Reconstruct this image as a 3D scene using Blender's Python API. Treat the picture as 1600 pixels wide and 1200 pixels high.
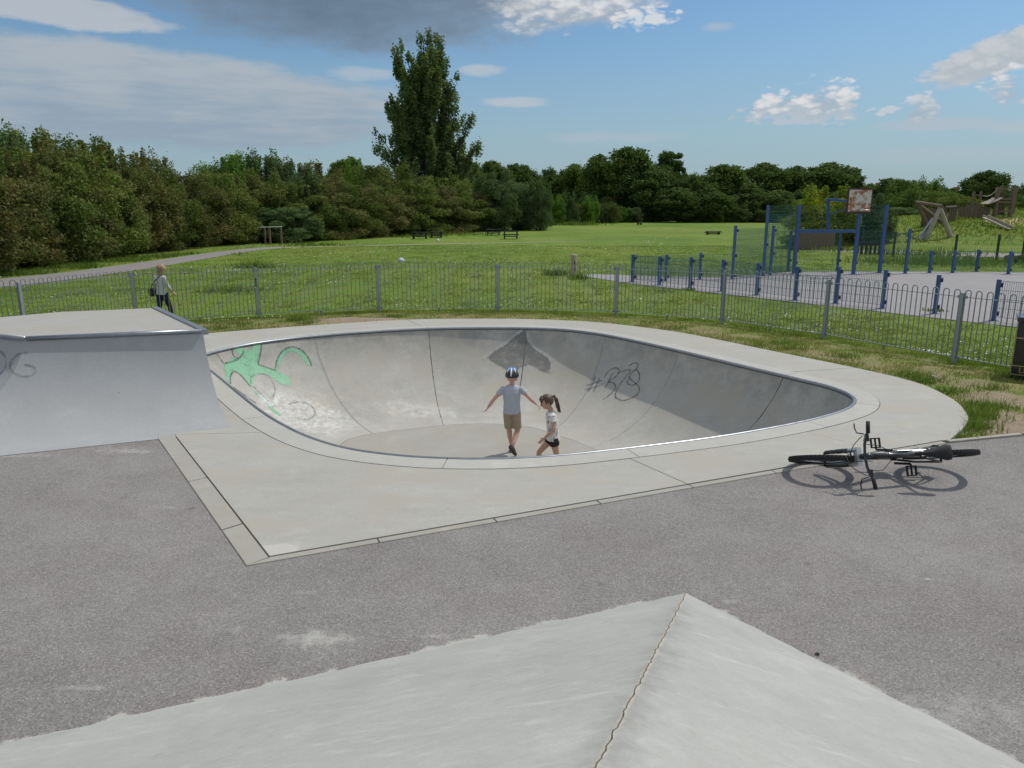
import bpy, bmesh, math, random
import numpy as np
from mathutils import Vector, Matrix, Quaternion
from mathutils.geometry import tessellate_polygon
from mathutils.bvhtree import BVHTree

for o in list(bpy.data.objects): bpy.data.objects.remove(o)
SC = bpy.context.scene
COL = SC.collection
R_ = math.radians

# ------------------------------------------------------------------ camera
FPX, HZ, EYE = 1180.0, 322.0, 2.4            # focal length in photo pixels, horizon row, eye height
PITCH = math.atan((600 - HZ) / FPX)
cam = bpy.data.cameras.new('camera'); camo = bpy.data.objects.new('camera', cam); COL.objects.link(camo)
camo.location = (0, 0, EYE); camo.rotation_euler = (math.pi/2 - PITCH, 0, 0)
cam.sensor_width = 36; cam.lens = 36 * FPX / 1600; cam.clip_start = 0.05; cam.clip_end = 5000
SC.camera = camo
SC.render.resolution_x = 1024; SC.render.resolution_y = 768
cy = SC.cycles; cy.max_bounces = 5; cy.diffuse_bounces = 3; cy.glossy_bounces = 2; cy.transmission_bounces = 3; cy.transparent_max_bounces = 8
cy.caustics_reflective = False; cy.caustics_refractive = False; cy.use_denoising = True

def ray(u, v):
    a = (u-800)/FPX; b = (600-v)/FPX
    return Vector((a, math.cos(PITCH)+b*math.sin(PITCH), -math.sin(PITCH)+b*math.cos(PITCH)))
def P(u, v, z=0.0):                            # photo pixel -> point on the level z
    r = ray(u, v); s = (z-EYE)/r.z
    return Vector((r.x*s, r.y*s, z))
def W(u, v, d):                                # photo pixel -> point at distance d
    r = ray(u, v); s = d/r.y
    return Vector((r.x*s, d, EYE+r.z*s))

# ------------------------------------------------------------------ light
SUN_AZ, SUN_EL = R_(56), R_(57)                # azimuth from +Y towards +X
sdir = Vector((math.sin(SUN_AZ)*math.cos(SUN_EL), math.cos(SUN_AZ)*math.cos(SUN_EL), math.sin(SUN_EL)))
sl = bpy.data.lights.new('sun', 'SUN'); sl.energy = 3.3; sl.angle = R_(0.55); sl.color = (1.0, 0.955, 0.88)
so = bpy.data.objects.new('sun', sl); COL.objects.link(so)
so.rotation_mode = 'QUATERNION'; so.rotation_quaternion = (-sdir).to_track_quat('-Z', 'Y'); so.location = (20, 15, 40)
SC.view_settings.view_transform = 'Standard'; SC.view_settings.look = 'None'
SC.view_settings.exposure = -0.30; SC.view_settings.gamma = 1.0

class NT:                                      # small helper for node trees
    def __init__(s, nt): s.t = nt; s.n = nt.nodes; s.l = nt.links
    def new(s, typ, **kw):
        n = s.n.new(typ)
        for k, v in kw.items(): setattr(n, k, v)
        return n
    def put(s, sock, v):
        if v is None: return
        if isinstance(v, bpy.types.NodeSocket): s.l.new(v, sock)
        else:
            if sock.type == 'RGBA' and not isinstance(v, (int, float)) and len(v) == 3: v = (*v, 1)
            sock.default_value = v
    def m(s, op, a, b=None, c=None, clamp=False):
        n = s.new('ShaderNodeMath', operation=op); n.use_clamp = clamp
        s.put(n.inputs[0], a); s.put(n.inputs[1], b); s.put(n.inputs[2], c)
        return n.outputs[0]
    def mix(s, f, a, b, mode='MIX'):
        n = s.new('ShaderNodeMix', data_type='RGBA', blend_type=mode)
        s.put(n.inputs[0], f); s.put(n.inputs[6], a); s.put(n.inputs[7], b)
        return n.outputs[2]
    def ramp(s, f, stops):
        n = s.new('ShaderNodeValToRGB'); e = n.color_ramp.elements
        while len(e) < len(stops): e.new(0.5)
        for i, (p, c) in enumerate(stops):
            e[i].position = p
            e[i].color = (c, c, c, 1) if isinstance(c, (int, float)) else (*c, 1)
        s.put(n.inputs[0], f); return n.outputs[0]
    def sstep(s, x, a, b):
        n = s.new('ShaderNodeMapRange', interpolation_type='SMOOTHSTEP')
        s.put(n.inputs[0], x); n.inputs[1].default_value = a; n.inputs[2].default_value = b
        return n.outputs[0]
    def noise(s, vec, scale, detail=4, rough=0.55, out=0):
        n = s.new('ShaderNodeTexNoise'); s.put(n.inputs['Vector'], vec)
        n.inputs['Scale'].default_value = scale; n.inputs['Detail'].default_value = detail; n.inputs['Roughness'].default_value = rough
        return n.outputs[out]
    def voro(s, vec, scale, out='Distance', feature='F1'):
        n = s.new('ShaderNodeTexVoronoi', feature=feature); s.put(n.inputs['Vector'], vec); n.inputs['Scale'].default_value = scale
        return n.outputs[out]
    def scale(s, vec, k):
        n = s.new('ShaderNodeVectorMath', operation='MULTIPLY'); s.put(n.inputs[0], vec); n.inputs[1].default_value = k
        return n.outputs[0]
    def xyz(s, vec):
        n = s.new('ShaderNodeSeparateXYZ'); s.put(n.inputs[0], vec); return n.outputs

def make_sky():
    w = bpy.data.worlds.new('World'); SC.world = w; w.use_nodes = True
    w.node_tree.nodes.clear(); N = NT(w.node_tree)
    sky = N.new('ShaderNodeTexSky'); sky.sky_type = 'NISHITA'; sky.sun_disc = False
    sky.sun_elevation = SUN_EL; sky.sun_rotation = SUN_AZ; sky.altitude = 20
    sky.air_density = 1.0; sky.dust_density = 1.3; sky.ozone_density = 1.6
    tc = N.new('ShaderNodeTexCoord').outputs['Generated']
    x, y, z = N.xyz(tc)
    az = N.m('ARCTAN2', x, y); el = N.m('ARCSINE', z)
    # angular coordinates, stretched so that clouds seen edge-on lie flat
    cb = N.new('ShaderNodeCombineXYZ'); N.put(cb.inputs[0], az); N.put(cb.inputs[1], N.m('MULTIPLY', el, 2.2))
    vec = cb.outputs[0]
    n1 = N.m('SUBTRACT', N.noise(vec, 9, 5, 0.6), 0.5)
    n2 = N.m('SUBTRACT', N.noise(vec, 34, 5, 0.62), 0.5)
    vs = N.scale(vec, (1, 3.4, 1))
    n3 = N.m('SUBTRACT', N.noise(vs, 11, 6, 0.62), 0.5)
    # billows for the heaped clouds: rounded bumps in two sizes
    warp = N.new('ShaderNodeVectorMath', operation='ADD'); N.put(warp.inputs[0], vec)
    cw = N.new('ShaderNodeCombineXYZ'); N.put(cw.inputs[0], N.m('MULTIPLY', n2, .02)); N.put(cw.inputs[1], N.m('MULTIPLY', n1, .03)); N.l.new(cw.outputs[0], warp.inputs[1])
    b1 = N.voro(warp.outputs[0], 46); b2 = N.voro(warp.outputs[0], 120)
    nb = N.m('SUBTRACT', .62, N.m('MULTIPLY_ADD', b2, .45, b1))
    def A(u, v):
        r = ray(u, v).normalized(); return math.atan2(r.x, r.y), math.asin(r.z)
    K = 8.2
    def C(r, g, b): return (r*K, g*K, b*K)
    col = N.mix(1.0, sky.outputs[0], (.56, .76, .88), 'MULTIPLY')
    def cloud(col, u, v, ru, rv, color, op, soft, kn1, kn2, kn3, tilt=0.0, dark=None, kb=0.0, shade=(.0, 1.0)):
        a0, e0 = A(u, v); sa = ru/FPX; se = rv/FPX
        da = N.m('MULTIPLY_ADD', az, 1/sa, -a0/sa)
        if tilt: de = N.m('MULTIPLY_ADD', da, -tilt*sa/se, N.m('MULTIPLY_ADD', el, 1/se, -e0/se))
        else: de = N.m('MULTIPLY_ADD', el, 1/se, -e0/se)
        f = N.m('MULTIPLY_ADD', n1, kn1, 1.0)
        if kn2: f = N.m('MULTIPLY_ADD', n2, kn2, f)
        if kn3: f = N.m('MULTIPLY_ADD', n3, kn3, f)
        if kb: f = N.m('MULTIPLY_ADD', nb, kb, f)
        f = N.m('SUBTRACT', f, N.m('MULTIPLY_ADD', da, da, N.m('MULTIPLY', de, de)))
        d = N.m('MULTIPLY', N.sstep(f, 0.0, soft), op)
        if dark is not None:
            g = N.m('MULTIPLY_ADD', de, .55, N.m('MULTIPLY_ADD', nb, 1.1, N.m('MULTIPLY', n2, 1.6)) if kb else N.m('MULTIPLY_ADD', n3, 1.6, N.m('MULTIPLY', n1, 1.0)))
            color = N.mix(N.sstep(g, shade[0]-.55, shade[0]+.45), dark, color)
        return N.mix(d, col, color)
    # pale milky veil low over the horizon
    hz = N.m('MULTIPLY', N.sstep(el, 0.24, -0.02), 0.80)
    col = N.mix(hz, col, C(.36, .48, .56))
    # broken cloud in the rest of the sky, above and beside what the camera sees
    pj = N.new('ShaderNodeCombineXYZ'); zz = N.m('MAXIMUM', z, 0.08)
    N.put(pj.inputs[0], N.m('DIVIDE', x, zz)); N.put(pj.inputs[1], N.m('DIVIDE', y, zz))
    ng = N.noise(pj.outputs[0], 0.9, 4, 0.6)
    dg = N.sstep(ng, 0.40, 0.60)
    away = N.m('MAXIMUM', N.sstep(el, 0.27, 0.36), N.sstep(N.m('ABSOLUTE', az), 0.66, 0.80))
    low = N.sstep(el, 0.02, 0.10)
    col = N.mix(N.m('MULTIPLY', N.m('MULTIPLY', dg, away), N.m('MULTIPLY', low, 0.85)), col, C(.86, .86, .84))
    # clouds in view
    white = C(.78, .79, .80); shd = C(.40, .49, .57); pale = C(.40, .46, .52); grey = C(.135, .205, .29); mid = C(.25, .33, .42)
    col = cloud(col, 190, 150, 420, 70, C(.45, .50, .55), .88, .45, .9, .4, .5, -.03, C(.31, .39, .48), 0, (.05, 0))
    col = cloud(col, 40, 6, 190, 22, C(.52, .56, .60), .85, .5, 1.2, .8, .8, -.05)
    col = cloud(col, 560, -10, 400, 84, mid, .92, .9, 1.3, .6, .2)
    col = cloud(col, 900, 4, 165, 42, white, .92, .8, 1.5, 1.2, .3, .10, C(.42, .48, .55), .4, (-.1, 0))
    col = cloud(col, 1010, 28, 52, 16, white, .8, .7, 1.0, 1.4, 0, 0, None, 1.6)
    col = cloud(col, 520, -16, 330, 88, grey, .95, 1.2, 1.4, .4, .1)
    col = cloud(col, 560, 115, 60, 11, C(.50, .56, .62), .6, .9, .6, 1.0, 1.6)
    col = cloud(col, 752, 110, 40, 11, C(.52, .58, .64), .7, .9, .8, 1.0, 1.4)
    col = cloud(col, 805, 160, 62, 9, C(.52, .58, .64), .75, .9, .6, 1.0, 1.6)
    col = cloud(col, 950, 215, 120, 13, C(.44, .53, .60), .6, 1, .8, .8, 2)
    col = cloud(col, 1122, 42, 32, 8, C(.45, .53, .61), .6, 1, .8, 1.2, 1)
    col = cloud(col, 1255, 172, 88, 24, C(.50, .57, .64), .9, .5, .5, 1.0, 0, 0, None, 1.4)
    col = cloud(col, 1288, 156, 54, 31, white, .96, .8, .4, .8, 0, 0, shd, 1.3, (-.05, 0))
    col = cloud(col, 1212, 163, 42, 24, white, .92, .8, .4, .8, 0, 0, shd, 1.4, (-.05, 0))
    col = cloud(col, 1440, 168, 26, 26, C(.62, .67, .72), .9, .5, .4, 1.0, 0, 0, shd, 1.5)
    col = cloud(col, 1382, 174, 30, 8, C(.60, .65, .70), .8, .5, .5, 1.4, 0, 0, None, 2.2)
    col = cloud(col, 1460, 194, 90, 10, C(.47, .54, .61), .7, .9, .6, 1.0, 1.2)
    col = cloud(col, 1590, 74, 118, 30, C(.60, .63, .66), .95, .5, .8, 1.0, .4, .30, C(.48, .53, .58), .5)
    col = cloud(col, 1588, 130, 44, 26, white, .9, .8, .5, 1.2, 0, 0, shd, 1.8)
    col = cloud(col, 1600, 198, 60, 12, C(.48, .55, .61), .6, .9, .8, 1, 1.5)
    col = cloud(col, 1500, 240, 170, 14, C(.44, .53, .60), .5, 1, .8, .8, 2)
    bg = N.new('ShaderNodeBackground'); N.put(bg.inputs[0], col); bg.inputs[1].default_value = 0.14
    out = N.new('ShaderNodeOutputWorld'); N.l.new(bg.outputs[0], out.inputs[0])
    w.cycles.sampling_method = 'MANUAL'; w.cycles.sample_map_resolution = 256
make_sky()

# ------------------------------------------------------------------ helpers
def tag(o, label=None, cat=None, group=None, kind=None):
    if label: o['label'] = label
    if cat: o['category'] = cat
    if group: o['group'] = group
    if kind: o['kind'] = kind
    return o
def empty(name, loc=(0, 0, 0), rz=0.0):
    o = bpy.data.objects.new(name, None); COL.objects.link(o); o.location = loc; o.rotation_euler = (0, 0, rz); o.empty_display_size = .1
    return o
def link(name, me, mat, parent=None, smooth=False):
    if mat is not None and not me.materials: me.materials.append(mat)
    if smooth: me.polygons.foreach_set('use_smooth', [True]*len(me.polygons))
    o = bpy.data.objects.new(name, me); COL.objects.link(o); o.parent = parent
    return o
def copy_tree(o, parent=None):
    c = o.copy(); COL.objects.link(c); c.parent = parent
    for ch in o.children: copy_tree(ch, c)
    return c

class MB:
    def __init__(s): s.v = []; s.f = []
    def add(s, vs, fs):
        b = len(s.v); s.v += [tuple(q) for q in vs]; s.f += [tuple(i+b for i in f) for f in fs]; return s
    def box(s, c, d, rot=None, taper=1.0):
        c = Vector(c); hx, hy, hz = d[0]/2, d[1]/2, d[2]/2
        vs = [Vector((x*(taper if z > 0 else 1), y*(taper if z > 0 else 1), z)) for z in (-hz, hz) for x, y in ((-hx, -hy), (hx, -hy), (hx, hy), (-hx, hy))]
        if rot is not None:
            M = rot if isinstance(rot, Matrix) else Matrix.Rotation(rot, 3, 'Z')
            vs = [M @ q for q in vs]
        return s.add([q+c for q in vs], [(3, 2, 1, 0), (4, 5, 6, 7), (0, 1, 5, 4), (1, 2, 6, 5), (2, 3, 7, 6), (3, 0, 4, 7)])
    def bar(s, a, b, w, h=None, up=(0, 0, 1)):     # rectangular bar from a to b
        a, b = Vector(a), Vector(b); d = (b-a); L = d.length; d.normalize(); h = h or w
        up = Vector(up)
        if abs(d.dot(up)) > .99: up = Vector((1, 0, 0))
        sd = d.cross(up).normalized(); u2 = sd.cross(d)
        M = Matrix((d, sd, u2)).transposed()
        return s.box((a+b)/2, (L, w, h), M)
    def tube(s, pts, rad, n=6, closed=False, cap=True, ell=None):
        pts = [Vector(p) for p in pts]; m = len(pts)
        rs = rad if isinstance(rad, (list, tuple)) else [rad]*m
        rings = []; pu = None
        for i, p in enumerate(pts):
            if closed: d = pts[(i+1) % m]-pts[i-1]
            else: d = pts[min(i+1, m-1)]-pts[max(i-1, 0)]
            d = d.normalized() if d.length > 1e-9 else Vector((0, 0, 1))
            if pu is None:
                pu = Vector((0, 0, 1)) if abs(d.z) < .9 else Vector((1, 0, 0))
            pu = (pu - d*pu.dot(d)).normalized(); sd = d.cross(pu)
            r = rs[i]
            rings.append([p + (pu*math.cos(2*math.pi*k/n) + sd*math.sin(2*math.pi*k/n))*r for k in range(n)])
        b = len(s.v); s.v += [tuple(q) for rg in rings for q in rg]
        for i in range(m if closed else m-1):
            j = (i+1) % m
            for k in range(n):
                k2 = (k+1) % n
                s.f.append((b+i*n+k, b+i*n+k2, b+j*n+k2, b+j*n+k))
        if cap and not closed:
            s.f.append(tuple(b+k for k in range(n-1, -1, -1))); s.f.append(tuple(b+(m-1)*n+k for k in range(n)))
        return s
    def rings(s, secs, n=16):                       # stacked ellipses: (centre, axis a, axis b)
        b = len(s.v); m = len(secs)
        for c, a, bb in secs:
            c, a, bb = Vector(c), Vector(a), Vector(bb)
            for k in range(n):
                t = 2*math.pi*k/n; s.v.append(tuple(c+a*math.cos(t)+bb*math.sin(t)))
        for i in range(m-1):
            for k in range(n):
                k2 = (k+1) % n; s.f.append((b+i*n+k, b+i*n+k2, b+(i+1)*n+k2, b+(i+1)*n+k))
        s.f.append(tuple(b+k for k in range(n-1, -1, -1))); s.f.append(tuple(b+(m-1)*n+k for k in range(n)))
        return s
    def ball(s, c, r, nu=12, nv=8, M=None):
        c = Vector(c); r = r if isinstance(r, (tuple, list)) else (r, r, r); secs = []
        vs = [Vector((0, 0, -r[2]))]
        for i in range(1, nv):
            ph = -math.pi/2+math.pi*i/nv
            for k in range(nu):
                t = 2*math.pi*k/nu; vs.append(Vector((r[0]*math.cos(ph)*math.cos(t), r[1]*math.cos(ph)*math.sin(t), r[2]*math.sin(ph))))
        vs.append(Vector((0, 0, r[2])))
        fs = []
        for k in range(nu): fs.append((0, 1+(k+1) % nu, 1+k))
        for i in range(nv-2):
            for k in range(nu):
                a = 1+i*nu+k; b = 1+i*nu+(k+1) % nu; fs.append((a, b, b+nu, a+nu))
        l = len(vs)-1
        for k in range(nu): fs.append((l, l-nu+k, l-nu+(k+1) % nu))
        if M is not None: vs = [M @ q for q in vs]
        return s.add([q+c for q in vs], fs)
    def prism(s, poly, z0, z1):                     # flat polygon (list of xy) extruded
        poly = [Vector((p[0], p[1], 0)) for p in poly]
        ar = sum(poly[i-1].x*poly[i].y-poly[i].x*poly[i-1].y for i in range(len(poly)))
        if ar < 0: poly = poly[::-1]
        n = len(poly); tr = tessellate_polygon([poly])
        vs = [(p.x, p.y, z1) for p in poly]+[(p.x, p.y, z0) for p in poly]
        fs = []
        for t in tr:
            a, b, c = t
            if (poly[b]-poly[a]).cross(poly[c]-poly[a]).z < 0: a, b, c = c, b, a
            fs.append((a, b, c)); fs.append((c+n, b+n, a+n))
        for i in range(n):
            j = (i+1) % n; fs.append((i, i+n, j+n, j))
        return s.add(vs, fs)
    def mesh(s, name='m'):
        me = bpy.data.meshes.new(name); me.from_pydata(s.v, [], s.f); me.update(); return me
    def build(s, name, mat, parent=None, smooth=False):
        return link(name, s.mesh(name), mat, parent, smooth)

def np_mesh(name, V, Fq):                            # numpy verts (n,3), faces (m,k)
    me = bpy.data.meshes.new(name); k = Fq.shape[1]
    me.vertices.add(len(V)); me.vertices.foreach_set('co', np.ascontiguousarray(V, dtype=np.float32).ravel())
    me.loops.add(Fq.size); me.loops.foreach_set('vertex_index', np.ascontiguousarray(Fq, dtype=np.int32).ravel())
    me.polygons.add(len(Fq)); me.polygons.foreach_set('loop_start', np.arange(0, Fq.size, k, dtype=np.int32))
    me.update(calc_edges=True); me.validate(); return me
def bevel(o, w, seg=1):
    bm = bmesh.new(); bm.from_mesh(o.data)
    es = [e for e in bm.edges if len(e.link_faces) == 2 and e.calc_face_angle(0) > .5]
    bmesh.ops.bevel(bm, geom=es, offset=w, segments=seg, affect='EDGES', clamp_overlap=True); bm.to_mesh(o.data); bm.free(); return o
def spline(ctrl, per, closed=True):                  # Catmull-Rom through control points
    n = len(ctrl); out = []
    for i in range(n if closed else n-1):
        p0, p1, p2, p3 = (ctrl[(i+k-1) % n] if closed else ctrl[min(max(i+k-1, 0), n-1)] for k in range(4))
        for j in range(per):
            t = j/per
            out.append(0.5*((2*p1)+(p2-p0)*t+(2*p0-5*p1+4*p2-p3)*t*t+(3*p1-p0-3*p2+p3)*t**3))
    if not closed: out.append(ctrl[-1].copy())
    return out
def inset(poly, d):                                  # shrink a closed xy polygon
    n = len(poly); ar = sum(poly[i-1].x*poly[i].y-poly[i].x*poly[i-1].y for i in range(n)); sg = 1 if ar > 0 else -1
    out = []
    for i in range(n):
        a, b, c = poly[i-1], poly[i], poly[(i+1) % n]
        e1 = (b-a); e2 = (c-b)
        if e1.length < 1e-6 or e2.length < 1e-6: out.append(b.copy()); continue
        n1 = Vector((-e1.y, e1.x)).normalized()*sg; n2 = Vector((-e2.y, e2.x)).normalized()*sg
        m = n1+n2
        if m.length < 1e-4: m = n1
        m = m.normalized(); k = max(m.dot(n1), .4); out.append(Vector((b.x, b.y))+m*(d/k))
    return out
def inside(poly, X, Y):
    c = np.zeros(X.shape, bool); n = len(poly)
    for i in range(n):
        x1, y1 = poly[i-1][0], poly[i-1][1]; x2, y2 = poly[i][0], poly[i][1]
        if y1 == y2: continue
        t = ((y1 > Y) != (y2 > Y)) & (X < (x2-x1)*(Y-y1)/(y2-y1)+x1); c ^= t
    return c
def dist_poly(poly, X, Y, closed=True):
    D = np.full(X.shape, 1e9); n = len(poly)
    for i in range(0 if closed else 1, n):
        x1, y1 = poly[i-1][0], poly[i-1][1]; x2, y2 = poly[i][0], poly[i][1]
        dx, dy = x2-x1, y2-y1; L = dx*dx+dy*dy+1e-12
        t = np.clip(((X-x1)*dx+(Y-y1)*dy)/L, 0, 1)
        D = np.minimum(D, np.hypot(X-x1-t*dx, Y-y1-t*dy))
    return D

# ------------------------------------------------------------------ materials
def mat_base(name):
    m = bpy.data.materials.new(name); m.use_nodes = True; m.node_tree.nodes.clear(); N = NT(m.node_tree)
    b = N.new('ShaderNodeBsdfPrincipled'); o = N.new('ShaderNodeOutputMaterial'); N.l.new(b.outputs[0], o.inputs[0])
    return m, N, b, o
def plain(name, col, rough=.6, metal=0.0, vary=.12, scale=8.0, bump=0.0, bscale=60, spec=.5, coat=0):
    m, N, b, o = mat_base(name)
    tc = N.new('ShaderNodeTexCoord').outputs['Object']
    n = N.noise(tc, scale, 5, .6)
    k = N.m('ADD', N.m('MULTIPLY', N.m('SUBTRACT', n, .5), vary*2.4), 1.0)
    c = N.mix(1.0, col, k, 'MULTIPLY')
    N.put(b.inputs['Base Color'], c); b.inputs['Metallic'].default_value = metal
    N.put(b.inputs['Roughness'], N.m('ADD', rough, N.m('MULTIPLY', N.m('SUBTRACT', n, .5), .2), clamp=True))
    b.inputs['Specular IOR Level'].default_value = spec
    if coat: b.inputs['Coat Weight'].default_value = coat
    if bump:
        bp = N.new('ShaderNodeBump'); bp.inputs['Strength'].default_value = bump; bp.inputs['Distance'].default_value = .01
        N.put(bp.inputs['Height'], N.noise(tc, bscale, 4, .6)); N.put(b.inputs['Normal'], bp.outputs[0])
    return m
def concrete(name, col, warm=0.0, blot=.16, streak=(1, 1, 1), pale=.25, fine=.10, rough=.8, wear=None):
    m, N, b, o = mat_base(name)
    tc = N.new('ShaderNodeTexCoord').outputs['Object']
    v2 = N.scale(tc, streak)
    n1 = N.noise(v2, .7, 5, .6); n2 = N.noise(v2, 3.1, 6, .65); n3 = N.noise(tc, 26, 4, .7); n4 = N.noise(tc, 120, 2, .6)
    k = N.m('ADD', 1.0, N.m('MULTIPLY', N.m('SUBTRACT', n1, .5), blot*2))
    k = N.m('ADD', k, N.m('MULTIPLY', N.m('SUBTRACT', n2, .5), blot*1.5))
    k = N.m('ADD', k, N.m('MULTIPLY', N.m('SUBTRACT', n3, .5), fine*2))
    k = N.m('ADD', k, N.m('MULTIPLY', N.m('SUBTRACT', n4, .5), fine*2.2))
    c = N.mix(1.0, col, k, 'MULTIPLY')
    if warm: c = N.mix(N.sstep(N.noise(v2, 1.3, 4, .6), .42, .66), c, (col[0]*1.0, col[1]*.965, col[2]*.91))
    if pale:                                          # polished, chalky scuffs
        sc = N.m('MULTIPLY', N.sstep(N.noise(v2, 2.3, 8, .72), .54, .74), pale)
        c = N.mix(sc, c, (.62, .62, .59))
    # dark pock marks and little stains
    pk = N.m('MULTIPLY', N.sstep(N.voro(tc, 2.6), .035, .012), .55)
    c = N.mix(pk, c, (.10, .10, .095))
    if wear is not None: c = wear(N, tc, c)
    N.put(b.inputs['Base Color'], c)
    N.put(b.inputs['Roughness'], N.m('SUBTRACT', rough+.1, N.m('MULTIPLY', n2, .25)))
    b.inputs['Specular IOR Level'].default_value = .35
    bp = N.new('ShaderNodeBump'); bp.inputs['Strength'].default_value = .25; bp.inputs['Distance'].default_value = .01
    N.put(bp.inputs['Height'], N.m('ADD', N.m('MULTIPLY', n3, .6), N.m('MULTIPLY', n2, .7))); N.put(b.inputs['Normal'], bp.outputs[0])
    return m
def ell_mask(N, x, y, cx, cy, rx, ry, n, amp, soft=.3, ang=0.0):
    dx = N.m('SUBTRACT', x, cx); dy = N.m('SUBTRACT', y, cy)
    ca, sa = math.cos(ang), math.sin(ang)
    ux = N.m('ADD', N.m('MULTIPLY', dx, ca), N.m('MULTIPLY', dy, sa)); uy = N.m('SUBTRACT', N.m('MULTIPLY', dy, ca), N.m('MULTIPLY', dx, sa))
    q = N.m('ADD', N.m('POWER', N.m('ABSOLUTE', N.m('DIVIDE', ux, rx)), 2.0), N.m('POWER', N.m('ABSOLUTE', N.m('DIVIDE', uy, ry)), 2.0))
    f = N.m('ADD', N.m('SUBTRACT', 1.0, q), N.m('MULTIPLY', N.m('SUBTRACT', n, .5), amp))
    return N.sstep(f, 0.0, soft)
def line_mask(N, x, y, a, b, w, n, amp, soft=.02):   # band on one side of the line a->b (left side), ragged edge
    d = (Vector((b[0]-a[0], b[1]-a[1]))).normalized(); nx, ny = -d.y, d.x
    s = N.m('ADD', N.m('MULTIPLY', x, nx), N.m('MULTIPLY', y, ny)); s = N.m('SUBTRACT', s, a[0]*nx+a[1]*ny)
    e = N.m('SUBTRACT', N.m('ADD', w, N.m('MULTIPLY', N.m('SUBTRACT', n, .5), amp)), s)
    t = N.m('ADD', N.m('MULTIPLY', x, d.x), N.m('MULTIPLY', y, d.y)); t0 = a[0]*d.x+a[1]*d.y; t1 = b[0]*d.x+b[1]*d.y
    rng = N.m('MULTIPLY', N.sstep(t, t0-.05, t0+.05), N.sstep(t, t1+.05, t1-.05))
    return N.m('MULTIPLY', N.m('MULTIPLY', N.sstep(e, 0, soft), N.sstep(s, -.02, 0)), rng)

M = {}
M['steel'] = plain('galvanised_steel', (.40, .43, .46), .42, .85, .12, 20)
M['coping'] = plain('worn_steel_coping', (.29, .305, .33), .36, .8, .25, 9)
M['fence'] = plain('galvanised_fence_paint', (.235, .255, .265), .5, .2, .18, 12)
M['hole'] = plain('dark_joint_filler', (.035, .034, .032), .95)
M['mortar'] = plain('pale_mortar', (.33, .318, .285), .9, 0, .25, 14, .3, 80)
M['black_rubber'] = plain('black_rubber', (.018, .018, .019), .75)
M['black_paint'] = plain('black_gloss_paint', (.012, .012, .014), .28, 0, .1, 8, spec=.5, coat=.4)
M['chrome'] = plain('bright_metal', (.62, .62, .63), .25, .95)
M['silver'] = plain('silver_fork', (.55, .56, .57), .35, .5)
M['blue'] = plain('blue_powder_paint', (.05, .105, .27), .6, 0, .35, 9)
M['dark_clamp'] = plain('dark_clamp', (.03, .03, .05), .6)
M['wire'] = plain('green_mesh_wire', (.035, .14, .13), .5, .2)
M['bluewire'] = plain('blue_mesh_wire', (.05, .12, .20), .5, .2)
M['rust'] = plain('rusty_steel', (.20, .075, .035), .85, 0, .4, 30)
M['wood'] = plain('weathered_timber', (.17, .125, .085), .85, 0, .35, 7, .4, 50)
M['paletimber'] = plain('silvered_timber', (.36, .32, .26), .85, 0, .3, 7, .4, 50)
M['bench'] = plain('black_bench_timber', (.02, .019, .018), .7)
M['white'] = plain('white_paint', (.75, .75, .74), .5)
M['gold'] = plain('gold_band', (.42, .32, .16), .45, .4)
M['bark'] = plain('bark', (.075, .06, .045), .95, 0, .35, 9, .5, 30)

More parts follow.
